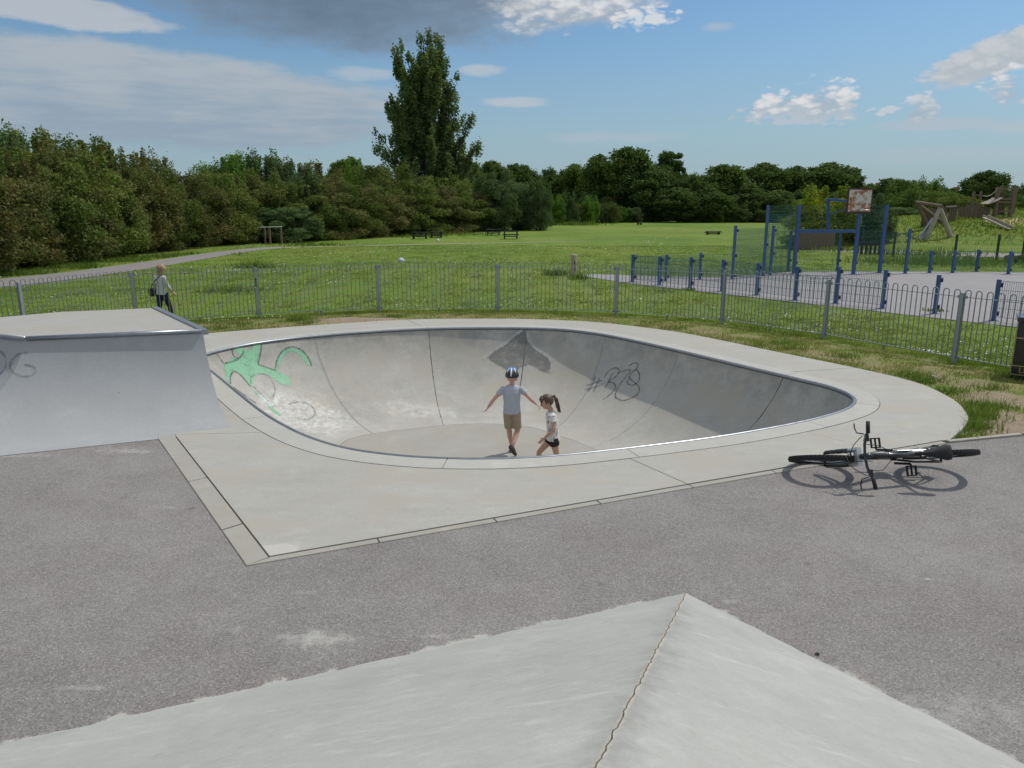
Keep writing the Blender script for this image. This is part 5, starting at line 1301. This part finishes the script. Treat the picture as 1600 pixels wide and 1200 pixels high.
# ------------------------------------------------------------------ grass
def blades(rng, X, Y, Z, h, w, lean=.5):
    n = len(X); a = rng.random(n)*2*math.pi; l = rng.random(n)*lean; b = rng.random(n)*2*math.pi
    dx, dy = np.cos(a)*w/2, np.sin(a)*w/2
    V = np.stack([np.stack([X-dx, Y-dy, Z-.01], 1), np.stack([X+dx, Y+dy, Z-.01], 1), np.stack([X+np.cos(b)*l*h, Y+np.sin(b)*l*h, Z+h*(1-.3*l)], 1)], 1).reshape(-1, 3)
    return V, np.arange(3*n).reshape(-1, 3)
def vn(X, Y, s, seed):                                 # cheap value noise
    rng = np.random.default_rng(seed); T = rng.random((64, 64)); x = X*s; y = Y*s; xi = np.floor(x).astype(int); yi = np.floor(y).astype(int); fx = x-xi; fy = y-yi
    fx = fx*fx*(3-2*fx); fy = fy*fy*(3-2*fy); g = lambda i, j: T[i % 64, j % 64]
    return g(xi, yi)*(1-fx)*(1-fy)+g(xi+1, yi)*fx*(1-fy)+g(xi, yi+1)*(1-fx)*fy+g(xi+1, yi+1)*fx*fy
tarp = [(-14, -8), (13, -8), (13, E2.y), (E2.x, E2.y), (E0.x, E0.y), (K0.x, K0.y), (K1.x, K1.y), (K1.x-2.4, K1.y+2), (-14, 9.6)]
rampp = [(q.x, q.y) for q in (Fp, Bp, B2, B3, B3+Vector((-3.5, -1.5, 0)), Th2, Th, T1)]
courtp = [tuple(P(u, v, LAWN).to_2d()) for u, v in court_px]
pathp = [tuple(P(u, v, LAWN).to_2d()) for u, v in ((-120, 470), (0, 450), (110, 437), (230, 420), (330, 403), (400, 391.5), (440, 388), (440, 385), (400, 387), (330, 394), (230, 408), (110, 424), (0, 435), (-120, 451))]
def in_view(X, Y): return (np.abs(X) < .74*Y+1.0)
def bare_w(X, Y):
    b = np.zeros(X.shape)
    for (u, v, rx, ry, ang, op) in BARE:
        q = P(u, v, -.05); ca, sa = math.cos(ang), math.sin(ang); dx, dy = X-q.x, Y-q.y
        b = np.maximum(b, op*np.clip(1.4-((dx*ca+dy*sa)/rx)**2-((dy*ca-dx*sa)/ry)**2, 0, 1))
    return b
def make_grass():
    rng = np.random.default_rng(77); Vs, Fs, off = [], [], 0
    def put(V, Fq):
        nonlocal off
        Vs.append(V); Fs.append(Fq+off); off += len(V)
    # long and trodden grass between the deck and the fence
    n = 420000; X = rng.uniform(-12, 10, n); Y = rng.uniform(6.5, 20, n)
    ok = ~inside(dnp, X, Y) & ~inside(tarp, X, Y) & ~inside(rampp, X, Y) & in_view(X, Y); X, Y = X[ok], Y[ok]
    D = dist_poly(yard, X, Y); ins = inside(yard, X, Y); De = dist_poly(dnp, X, Y)
    cl = vn(X, Y, 1.3, 1)*.6+vn(X, Y, 4.1, 2)*.4
    keep = (rng.random(len(X)) < (.25+.9*cl)*(1-bare_w(X, Y))*np.where(ins, 1, .75)); X, Y, D, De, cl, ins = (q[keep] for q in (X, Y, D, De, cl, ins))
    h = (.02+.038*cl**2)*(.6+.8*rng.random(len(X))); h *= np.where((D < .25), 1.7, 1)*np.where((De < .22) & (cl > .5), 1.6, 1.0)
    inv = ins & (D > .3); wd = .012+.006*rng.random(len(X))
    Vv, Fv = blades(rng, X[inv], Y[inv], ground_z(X[inv], Y[inv]), h[inv], wd[inv], .9)
    tag(link('verge_grass', np_mesh('verge_grass', Vv, Fv), M['verge']), 'trodden yellowish grass between the deck and the fence', 'grass', kind='stuff')
    X, Y, h, wd = X[~inv], Y[~inv], h[~inv], wd[~inv]; put(*blades(rng, X, Y, ground_z(X, Y), h, wd, .9))
    # lawn beyond the fence, coarser with distance
    n = 520000; Y = 12+46*rng.random(n)**1.4; X = rng.uniform(-.74, .74, n)*Y
    ok = ~inside(yard, X, Y) & ~inside(courtp, X, Y) & ~inside(pathp, X, Y); X, Y = X[ok], Y[ok]
    cl = vn(X, Y, .9, 5)*.6+vn(X, Y, 3.2, 6)*.4; k = rng.random(len(X)) < .35+.6*cl; X, Y, cl = X[k], Y[k], cl[k]
    h = (.02+.045*cl**2)*(.6+.8*rng.random(len(X))); put(*blades(rng, X, Y, ground_z(X, Y), h, .014+.0007*Y, .9))
    tag(link('grass', np_mesh('grass', np.concatenate(Vs), np.concatenate(Fs)), M['blade']), 'short mown grass covering the lawn and verge', 'grass', kind='stuff')
    # greener tufts along edges, posts and in the field
    Vs.clear(); Fs.clear(); off = 0
    spots = [(465, 503, .16, 260), (480, 507, .12, 150), (380, 510, .12, 150), (610, 497, .10, 120), (345, 515, .14, 160), (1525, 655, .16, 420), (1515, 672, .15, 420), (1500, 688, .10, 260), (1535, 640, .12, 260), (1490, 618, .12, 200), (1420, 590, .14, 220), (1445, 600, .14, 220), (1560, 640, .10, 140), (1180, 545, .12, 150), (1240, 548, .14, 160), (1215, 540, .14, 160), (1320, 560, .12, 140), (1550, 610, .12, 150), (1590, 590, .14, 200), (880, 492, .10, 100), (1010, 507, .10, 100), (1060, 515, .10, 100), (720, 494, .08, 90)]
    for (u, v, hh, cnt) in spots:
        q = P(u, v, -.06); X = q.x+rng.normal(size=cnt)*.16; Y = q.y+rng.normal(size=cnt)*.10
        ok = ~inside(dnp, X, Y) & ~inside(tarp, X, Y); X, Y = X[ok], Y[ok]
        put(*blades(rng, X, Y, ground_z(X, Y), hh*(.5+.8*rng.random(len(X))), .012, 1.0))
    for (u, v, hh, cnt, sp) in [(870, 430, .3, 200, .4), (905, 436, .25, 160, .3), (395, 418, .3, 260, .7), (360, 455, .25, 200, .8), (880, 352, .6, 200, 2), (905, 352, .8, 200, 2), (1310, 392, .4, 200, 1), (1420, 410, .4, 500, 2.0), (1470, 412, .4, 500, 2.0), (1530, 412, .4, 400, 2.0), (1440, 398, .5, 300, 2), (320, 398, .22, 400, 1.2), (260, 402, .25, 500, 1.2), (200, 408, .25, 500, 1.2), (130, 418, .28, 500, 1.2), (60, 428, .28, 400, 1.0), (490, 383, .25, 300, 2.0), (640, 370, .35, 300, 3.0), (700, 367, .35, 300, 3), (1460, 487, .12, 120, .2), (1078, 454, .12, 60, .12)]:
        q = P(u, v, LAWN); X = q.x+rng.normal(size=cnt)*sp*.8; Y = q.y+rng.normal(size=cnt)*sp*.5
        ok = ~inside(pathp, X, Y); X, Y = X[ok], Y[ok]; put(*blades(rng, X, Y, ground_z(X, Y), hh*(.5+.8*rng.random(len(X))), .02+.0012*q.y, 1.0))
    tag(link('grass_tufts', np_mesh('tufts', np.concatenate(Vs), np.concatenate(Fs)), M['tuft']), 'longer green grass tufts along edges and hedge foot', 'grass', kind='stuff')
    n = 9000; X = 38+rng.normal(size=n)*8; Y = 62+rng.normal(size=n)*5; Z = ground_z(X, Y); k = Z > LAWN+.25; X, Y, Z = X[k], Y[k], Z[k]; cl = vn(X, Y, .4, 31)
    Vm, Fm = blades(rng, X, Y, Z, (.12+.35*cl**2)*(.6+.8*rng.random(len(X))), np.full(len(X), .10), 1.0)
    tag(link('mound_grass', np_mesh('mound_grass', Vm, Fm), M['blade']), 'rough longer grass on the slopes of the play mound', 'grass', kind='stuff')
    # daisies and clover
    n = 60000; Y = 13+60*rng.random(n)**1.5; X = rng.uniform(-.72, .72, n)*Y
    ok = ~inside(courtp, X, Y) & ~inside(dnp, X, Y) & ~inside(pathp, X, Y) & ~(inside(yard, X, Y) & (dist_poly(yard, X, Y) > .5)); X, Y = X[ok], Y[ok]
    cl = vn(X, Y, .35, 21)*.6+vn(X, Y, 1.4, 22)*.4; k = rng.random(len(X)) < np.clip((cl-.50)*3.2, .01, 1)*.5; X, Y = X[k], Y[k]; n = len(X)
    s = (.008+.0003*Y)*(.6+.8*rng.random(n)); Z = ground_z(X, Y)+.04+.02*rng.random(n); a = rng.random(n)*6.28
    c, sn = np.cos(a)*s, np.sin(a)*s; t = .5*s
    V = np.stack([np.stack([X-c, Y-sn, Z-t], 1), np.stack([X+sn, Y-c, Z], 1), np.stack([X+c, Y+sn, Z+t], 1), np.stack([X-sn, Y+c, Z], 1)], 1).reshape(-1, 3)
    tag(link('daisies', np_mesh('daisies', V, np.arange(4*n).reshape(-1, 4)), M['petal']), 'white daisies and clover scattered in drifts over the lawn', 'flowers', kind='stuff')
make_grass()

# ------------------------------------------------------------------ people
def remeshed(mb, voxel, smooth=2):
    me = mb.mesh('tmp'); o = bpy.data.objects.new('tmp', me); COL.objects.link(o)
    m = o.modifiers.new('r', 'REMESH'); m.mode = 'VOXEL'; m.voxel_size = voxel; m.use_smooth_shade = True
    if smooth: k = o.modifiers.new('s', 'SMOOTH'); k.factor = .5; k.iterations = smooth
    dg = bpy.context.evaluated_depsgraph_get(); dg.update(); r = bpy.data.meshes.new_from_object(o.evaluated_get(dg)); bpy.data.objects.remove(o)
    r.polygons.foreach_set('use_smooth', [True]*len(r.polygons)); return r
def hand(mb, w, d, side, up, k, curl=.5):
    """palm and five fingers from the wrist w along d; side = thumb direction, up = back of the hand"""
    w, d, side, up = Vector(w), Vector(d).normalized(), Vector(side), Vector(up)
    side = (side-d*side.dot(d)).normalized(); up = d.cross(side)
    mb.rings([(w-d*.01*k, side*.020*k, up*.015*k), (w+d*.02*k, side*.027*k, up*.013*k), (w+d*.055*k, side*.032*k, up*.012*k), (w+d*.075*k, side*.030*k, up*.010*k)], 10)
    for i, (o, l) in enumerate(((.022, .058), (.008, .066), (-.007, .062), (-.021, .048))):
        b = w+side*o*k+d*.068*k; p1 = b+d*l*.45*k-up*curl*.010*k; p2 = p1+d*l*.32*k-up*curl*.022*k; p3 = p2+d*l*.20*k-up*curl*.026*k
        mb.tube([b, p1, p2, p3], [.0075*k, .007*k, .0062*k, .005*k], 6)
    b = w+side*.026*k+d*.018*k; p1 = b+(d*.6+side*.8)*.026*k; p2 = p1+(d*.9+side*.35)*.026*k; mb.tube([b-side*.01*k, b, p1, p2], [.010*k, .010*k, .009*k, .006*k], 6)
def seg(mb, pts, rad, n=12): mb.tube([Vector(p) for p in pts], rad, n)
def fig(name, loc, J, spec, label):
    """J: joints in metres about the point between the feet, x right, y away, z up"""
    r = tag(empty(name, loc), label, 'person'); V_ = {k: Vector(v) for k, v in J.items()}
    s = spec['s']; rt = Vector(spec['right']).normalized(); up = Vector((0, 0, 1)); fw = up.cross(rt).normalized()
    pel, che, nek, hed = V_['pelvis'], V_['chest'], V_['neck'], V_['head']; tw, td = spec['torso']
    b = MB(); skin = spec['skin']
    ax = (nek-pel).normalized()
    def ring(p, a, c): return (p, rt*a, fw*c)
    hipw = tw*.92
    b.rings([ring(pel-up*.07*s, hipw*.75, td*.8), ring(pel, hipw, td), ring(pel.lerp(che, .45), tw*.82, td*.86), ring(che, tw, td), ring(che.lerp(nek, .5), tw*.94, td*.84), ring(che.lerp(nek, .8), tw*.66, td*.66), ring(nek-up*.005*s, tw*.36, td*.5)], 16)
    hf = Vector(spec['face']).normalized(); hr = hf.cross(up).normalized(); hu = hr.cross(hf)
    hh = spec['hh']; Mh = Matrix((hr, hf, hu)).transposed()
    seg(b, [nek-up*.05*s, nek+up*.02*s, hed-hu*hh*.30], [.046*s, .042*s, .040*s])
    b.ball(hed+hu*hh*.08, (hh*.36, hh*.43, hh*.42), 16, 12, Mh); b.ball(hed+hf*hh*.08-hu*hh*.20, (hh*.27, hh*.32, hh*.29), 14, 10, Mh)
    b.ball(hed+hf*hh*.43-hu*hh*.06, (hh*.055, hh*.09, hh*.09), 8, 6, Mh)
    for q in (-1, 1): b.ball(hed+hr*q*hh*.36-hu*hh*.02-hf*hh*.02, (hh*.04, hh*.08, hh*.12), 8, 6, Mh)
    b.tube([hed+hf*hh*.36-hu*hh*.27-hr*hh*.08, hed+hf*hh*.395-hu*hh*.27, hed+hf*hh*.36-hu*hh*.27+hr*hh*.08], hh*.022, 6)
    for q in 'lr':
        sh, el, wr = V_['sh_'+q], V_['el_'+q], V_['wr_'+q]
        seg(b, [che.lerp(sh, .55), sh, sh.lerp(el, .5), el, el.lerp(wr, .35), wr], [.045*s, .044*s, .037*s, .031*s, .033*s, .021*s])
        dd = Vector(spec.get('hand_'+q, (wr-el))).normalized(); hand(b, wr, dd, Vector(spec.get('thumb_'+q, (0, 0, 1))), None or up, s*spec.get('hk', 1.0), spec.get('curl', .6))
        hp, kn, an, to = V_['hip_'+q], V_['kn_'+q], V_['an_'+q], V_['toe_'+q]
        seg(b, [hp+up*.03*s, hp.lerp(kn, .25), hp.lerp(kn, .7), kn, kn.lerp(an, .3), kn.lerp(an, .75), an], [.072*s, .070*s, .054*s, .047*s, .049*s, .033*s, .031*s])
        hl = an-(to-an).normalized()*.03*s; seg(b, [hl-up*.01*s, an.lerp(to, .4)-up*.02*s, to], [.030*s, .032*s, .022*s])
    link('body', remeshed(b, .0065), skin, r)
    # eyes and brows
    e = MB()
    for q in (-1, 1): e.ball(hed+hf*hh*.385+hr*q*hh*.15+hu*hh*.03, (hh*.05, hh*.03, hh*.028), 8, 6, Mh); e.bar(hed+hf*hh*.40+hr*q*hh*.09+hu*hh*.11, hed+hf*hh*.38+hr*q*hh*.22+hu*hh*.10, .008*s, .006*s)
    e.build('eyes', M['eye'], r, True)
    # shirt
    g = .013*s; hem = spec['hem']; t = MB(); fl = spec.get('flare', 1.0)
    hp_ = pel+(che-pel)*((hem-pel.z)/(che.z-pel.z)); t.rings([ring(hp_, (tw*.98+g)*fl, (td+g)*fl), ring(hp_.lerp(che, .5), tw*.90+g, td*.93+g), ring(che, tw+g, td+g), ring(che.lerp(nek, .5), tw*.97+g*.6, td*.88+g), ring(che.lerp(nek, .8), tw*.70+g*.5, td*.72+g), ring(nek-up*.008*s, tw*.44, td*.60)], 18)
    f = spec['sleeve']
    for q in 'lr':
        sh, el, wr = V_['sh_'+q], V_['el_'+q], V_['wr_'+q]
        pt = sh.lerp(el, f) if f <= 1 else el.lerp(wr, f-1); L = [che.lerp(sh, .5), sh+up*.004*s]+([sh.lerp(el, .6), el] if f > 1 else [])+[pt]
        w0 = .052*s; seg(t, L, [.050*s, w0]+([.050*s, .043*s] if f > 1 else [])+[(.056 if f <= 1 else .038)*s])
    link('shirt', remeshed(t, .007, 3), spec['shirt'], r)
    # shorts or trousers
    t = MB(); wz = max(hem+.03*s, pel.z+.06*s); wp_ = pel+(che-pel)*((wz-pel.z)/(che.z-pel.z)); g2 = .012*s
    t.rings([ring(pel-up*.075*s, hipw*.9+g2, td*.92+g2), ring(pel, hipw+g2, td+g2), ring(wp_, tw*.86+g2*.6, td*.9+g2*.6)], 16)
    f = spec['legs']
    for q in 'lr':
        hp, kn, an = V_['hip_'+q], V_['kn_'+q], V_['an_'+q]; pt = hp.lerp(kn, f) if f <= 1 else kn.lerp(an, f-1)
        lw = spec.get('legw', 1.0)
        seg(t, [hp+up*.03*s, hp.lerp(kn, .3)]+([hp.lerp(kn, .7), kn] if f > 1 else [])+[pt], [.088*s, .086*s*lw]+([.068*s, .060*s] if f > 1 else [])+[(.080*lw if f <= 1 else .05)*s])
    link(spec['legname'], remeshed(t, .007, 2), spec['trouser'], r)
    # shoes
    for q in 'lr':
        an, to = V_['an_'+q], V_['toe_'+q]; d = (to-an).normalized(); sd = d.cross(up)
        if sd.length < .2: sd = rt.copy()
        sd.normalize(); n = sd.cross(d).normalized(); n = n if n.dot(V_['kn_'+q]-an) > 0 else -n
        hl = an-d*.045*s-n*.025*s; c = to+d*.03*s-n*.006*s; S = MB()
        L = [(hl, .028, .026), (hl.lerp(c, .15), .036, .042), (hl.lerp(c, .38), .036, .044), (hl.lerp(c, .6), .040, .034), (hl.lerp(c, .85), .038, .026), (c, .022, .018)]
        S.rings([(p, sd*a*s, n*bb*s) for p, a, bb in L], 12); so_ = S.build('shoe', spec['shoe'], r, True)
        S = MB(); S.rings([(p-n*bb*.80*s, sd*a*1.03*s, d*.001+n*.012*s) for p, a, bb in L], 10); S.build('sole', M['sole'], so_)
    return r, V_, (hed, hh, hf, hr, hu, Mh)
def skinmat(name, col):
    m, N, b, o = mat_base(name); tc = N.new('ShaderNodeTexCoord').outputs['Object']
    N.put(b.inputs['Base Color'], N.mix(N.noise(tc, 12, 3, .5), tuple(c*.9 for c in col), tuple(min(1, c*1.1) for c in col))); b.inputs['Roughness'].default_value = .55
    b.inputs['Subsurface Weight'].default_value = .08; b.inputs['Subsurface Radius'].default_value = (.02, .01, .005); return m
M['eye'] = plain('dark_eye', (.03, .022, .018), .3); M['sole'] = plain('shoe_sole', (.05, .045, .045), .8)
M['skin_boy'] = skinmat('fair_skin', (.56, .33, .25)); M['skin_girl'] = skinmat('tanned_skin', (.46, .27, .19)); M['skin_w'] = skinmat('light_skin', (.52, .33, .24))
M['grey_tee'] = plain('grey_marl', (.41, .435, .475), .9, 0, .15, 40, 1.0, 13); M['khaki'] = plain('khaki_cotton', (.33, .27, .19), .9, 0, .15, 20, 1.0, 13)
M['knit'] = plain('cream_knit', (.52, .52, .50), .95, 0, .15, 40, .5, 60); M['denim'] = plain('dark_denim', (.018, .022, .045), .9); M['blackcloth'] = plain('black_cloth', (.012, .012, .014), .9)
M['trainer'] = plain('trainer', (.10, .085, .08), .7, 0, .3, 20); M['hair'] = plain('brown_hair', (.085, .048, .030), .5, 0, .5, 60); M['blonde'] = plain('fair_hair', (.34, .21, .11), .5, 0, .45, 60)
def m_print():
    m, N, b, o = mat_base('printed_cotton'); tc = N.new('ShaderNodeTexCoord').outputs['Object']
    v = N.scale(tc, (1, 1, .8)); a = N.noise(v, 26, 2, .5); bb = N.noise(v, 60, 3, .6); k = N.m('MULTIPLY', N.sstep(a, .54, .58), N.sstep(bb, .48, .54))
    N.put(b.inputs['Base Color'], N.mix(k, (.66, .65, .63), (.07, .065, .07))); b.inputs['Roughness'].default_value = .9; return m
M['print'] = m_print()
BZ = -DEPTH+.003
# boy with a helmet, seen from behind, arms spread
bp = P(800, 709, BZ)
boy, JB, HB = fig('person', bp, dict(pelvis=(.0, 0, .70), chest=(-.005, .03, .98), neck=(.0, .045, 1.10), head=(.0, .07, 1.215),
    sh_l=(-.135, .03, 1.03), el_l=(-.285, -.01, .865), wr_l=(-.372, .02, .735), sh_r=(.135, .03, 1.03), el_r=(.268, .02, .885), wr_r=(.372, .05, .785),
    hip_l=(-.062, 0, .66), kn_l=(-.045, .05, .37), an_l=(-.005, .10, .075), toe_l=(.01, .22, .03), hip_r=(.062, 0, .66), kn_r=(.085, .03, .37), an_r=(.005, -.17, .17), toe_r=(.055, -.125, .045)),
    dict(s=.88, right=(1, 0.05, 0), torso=(.128, .082), skin=M['skin_boy'], face=(.12, 1, -.12), hh=.215, hem=.655, flare=1.02, sleeve=.50, shirt=M['grey_tee'], legs=.86, legw=1.0, legname='shorts', trouser=M['khaki'], shoe=M['trainer'], curl=.8, thumb_l=(.3, .9, .3), thumb_r=(-.3, .9, .3), hk=.95),
    'boy in a helmet, grey T-shirt and khaki shorts walking with arms spread')
hed, hh, hf, hr, hu, Mh = HB
def helmet():
    n = 24; c = hed+hu*hh*.14; mb = MB(); secs = []
    for i in range(9):
        ph = i/8*math.pi/2*.98; z = math.sin(ph); w = math.cos(ph)
        secs.append((c+hu*(z*hh*.56-hh*.10), hr*hh*.50*max(w, .02), hf*hh*.60*max(w, .02)))
    mb.rings([(c-hu*hh*.20-hf*hh*.03, hr*hh*.47, hf*hh*.56)]+secs, n); sh = mb.build('helmet', M['black_paint'], boy, True)
    def rib(az, wd, mat, nm, e0=.05, e1=1.45, off=1.03):
        pts = []
        for i in range(9):
            ph = e0+(e1-e0)*i/8; pts.append(c+hu*(math.sin(ph)*hh*.56*off-hh*.10)+(hr*math.sin(az)*hh*.50+hf*math.cos(az)*hh*.60)*math.cos(ph)*off)
        MB().tube(pts, [wd*(.45+.9*math.sin(math.pi*(i+.5)/9)) for i in range(9)], 6).build(nm, mat, sh, True)
    wt = M['white']; bl = plain('blue_helmet_shell', (.06, .22, .52), .25, 0, .1, coat=.5)
    rib(math.pi, .011, wt, 'stripe'); rib(math.pi+.75, .010, wt, 'stripe', .5, 1.4); rib(math.pi-.75, .010, wt, 'stripe', .5, 1.4)
    for a in (math.pi+.38, math.pi-.38, math.pi+1.2, math.pi-1.2, .4, -.4, 0): rib(a, .015, bl, 'shell_rib', .75, 1.5, 1.01)
    MB().tube([hed+hr*hh*.37+hf*hh*.05, hed+hr*hh*.29-hu*hh*.25+hf*hh*.12, hed-hu*hh*.46+hf*hh*.22, hed-hr*hh*.29-hu*hh*.25+hf*hh*.12, hed-hr*hh*.37+hf*hh*.05], .007, 5).build('strap', M['black_rubber'], sh)
helmet()
# girl walking to the left, looking down
gp_ = P(858, 746, BZ)
girl, JG, HG = fig('person', gp_, dict(pelvis=(.05, 0, .62), chest=(.03, 0, .87), neck=(.01, 0, .985), head=(-.045, 0, 1.105),
    sh_l=(.045, -.105, .915), el_l=(.045, -.17, .755), wr_l=(-.085, -.165, .625), sh_r=(.02, .105, .915), el_r=(.06, .165, .76), wr_r=(.03, .17, .60),
    hip_l=(.05, -.055, .58), kn_l=(.105, -.055, .335), an_l=(.225, -.05, .085), toe_l=(.135, -.05, .028), hip_r=(.045, .055, .58), kn_r=(-.145, .055, .355), an_r=(-.13, .055, .075), toe_r=(-.245, .055, .028)),
    dict(s=.82, right=(0.10, 1, 0), torso=(.108, .078), skin=M['skin_girl'], face=(-1, -.15, -.42), hh=.205, hem=.565, flare=1.12, sleeve=.42, shirt=M['print'], legs=.36, legw=1.05, legname='shorts', trouser=M['blackcloth'], shoe=M['trainer'], hand_l=(-.75, -.05, -.65), thumb_l=(-.6, .2, .7), hk=.95),
    'girl with a ponytail, printed white T-shirt and black shorts walking in the bowl')
hed, hh, hf, hr, hu, Mh = HG
def hair_cap(root, mat, pony):
    mb = MB(); c = hed+hu*hh*.10-hf*hh*.05
    mb.ball(c, (hh*.405, hh*.47, hh*.45), 18, 12, Mh); mb.v = [v for v in mb.v]
    keep = []
    for v in mb.v:
        q = Vector(v)-hed; x, y, z = q.dot(hr), q.dot(hf), q.dot(hu)
        if y > hh*.20 and z < hh*.22: q2 = hed+(Vector(v)-hed)*.80; keep.append(tuple(q2))
        elif z < -hh*.12 and y > -hh*.1: keep.append(tuple(hed+(Vector(v)-hed)*.80))
        else: keep.append(v)
    mb.v = keep; o = mb.build('hair', mat, root, True)
    rr_ = random.Random(8)
    if pony:
        b = c-hf*hh*.42+hu*hh*.10; st = MB()
        for k in range(26):
            j = lambda a: Vector((rr_.uniform(-a, a), rr_.uniform(-a, a), rr_.uniform(-a, a)))
            st.tube([b+j(.006), b+Vector((.028, 0, .012))+j(.010), b+Vector((.060, 0, -.05))+j(.018), b+Vector((.080, 0, -.13))+j(.022), b+Vector((.105, 0, -.215))+j(.026)], [.007, .011, .011, .009, .002], 5)
        st.build('ponytail', mat, root, True); MB().tube([b+(hr*math.cos(t)+hu*math.sin(t))*.016 for t in [2*math.pi*i/10 for i in range(10)]], .006, 5, closed=True).build('hair_tie', M['blackcloth'], root)
        fr = MB()
        for k in range(9): q = (k/8-.5); fr.tube([c+hf*hh*.20+hu*hh*.38+hr*q*hh*.3, c+hf*hh*.40+hu*hh*.20+hr*q*hh*.5, c+hf*hh*.43+hu*hh*.04+hr*q*hh*.62], [.014, .013, .004], 5)
        fr.build('fringe', mat, root, True)
    else:
        st = MB()
        for k in range(34):
            a = math.pi*(.15+.7*k/33)+math.pi; base = c+hr*math.cos(a)*hh*.36+hf*math.sin(a)*hh*.40; j = lambda q: Vector((rr_.uniform(-q, q), rr_.uniform(-q, q), 0))
            st.tube([base+hu*hh*.25, base-hu*hh*.1+j(.008), base-Vector((0, 0, hh*.55))+j(.014), base-Vector((0, 0, hh*.95))+j(.02)], [.014, .017, .015, .004], 5)
        st.build('long_hair', mat, root, True)
hair_cap(girl, M['hair'], True)
# woman walking outside the fence, seen from behind
wq = W(250, 430, 19.0); wz = gz(wq.x, 19.0)
wom, JW, HW = fig('person', (wq.x, 19.0, wz), dict(pelvis=(-.01, 0, .79), chest=(-.01, .01, 1.10), neck=(.0, .02, 1.235), head=(.035, .04, 1.375),
    sh_l=(-.135, .07, 1.16), el_l=(-.20, .05, .96), wr_l=(-.15, .12, .77), sh_r=(.12, -.04, 1.16), el_r=(.17, -.03, .96), wr_r=(.27, .03, .79),
    hip_l=(-.07, .03, .74), kn_l=(-.10, .02, .42), an_l=(-.20, -.02, .09), toe_l=(-.09, .03, .03), hip_r=(.07, -.03, .74), kn_r=(.14, .06, .42), an_r=(.16, .10, .075), toe_r=(.27, .17, .03)),
    dict(s=.98, right=(.80, -.60, 0), torso=(.145, .092), skin=M['skin_w'], face=(.85, .5, -.05), hh=.215, hem=.74, flare=1.08, sleeve=1.45, shirt=M['knit'], legs=1.95, legname='jeans', trouser=M['denim'], shoe=M['blackcloth'], thumb_r=(.4, .6, .4), thumb_l=(.4, .6, .4)),
    'fair haired woman in a cream knitted top and dark jeans walking behind the fence')
hed, hh, hf, hr, hu, Mh = HW
hair_cap(wom, M['blonde'], False)
bag = tag(empty('shoulder_bag', (wq.x-.24, 19.02, wz+.72)), 'small dark shoulder bag hanging at the hip of the woman', 'bag')
o = MB().box((0, 0, .07), (.10, .24, .20)).build('pouch', plain('bag_leather', (.05, .03, .028), .5), bag); bevel(o, .02, 2)
MB().box((-.055, 0, .10), (.012, .2, .12)).build('flap', M['blackcloth'], bag)
MB().tube([(0, -.11, .15), (.10, -.12, .33), (.30, -.12, .505), (.33, 0, .53), (.22, .13, .43), (.06, .12, .26), (0, .11, .15)], .010, 5).build('strap', M['blackcloth'], bag)
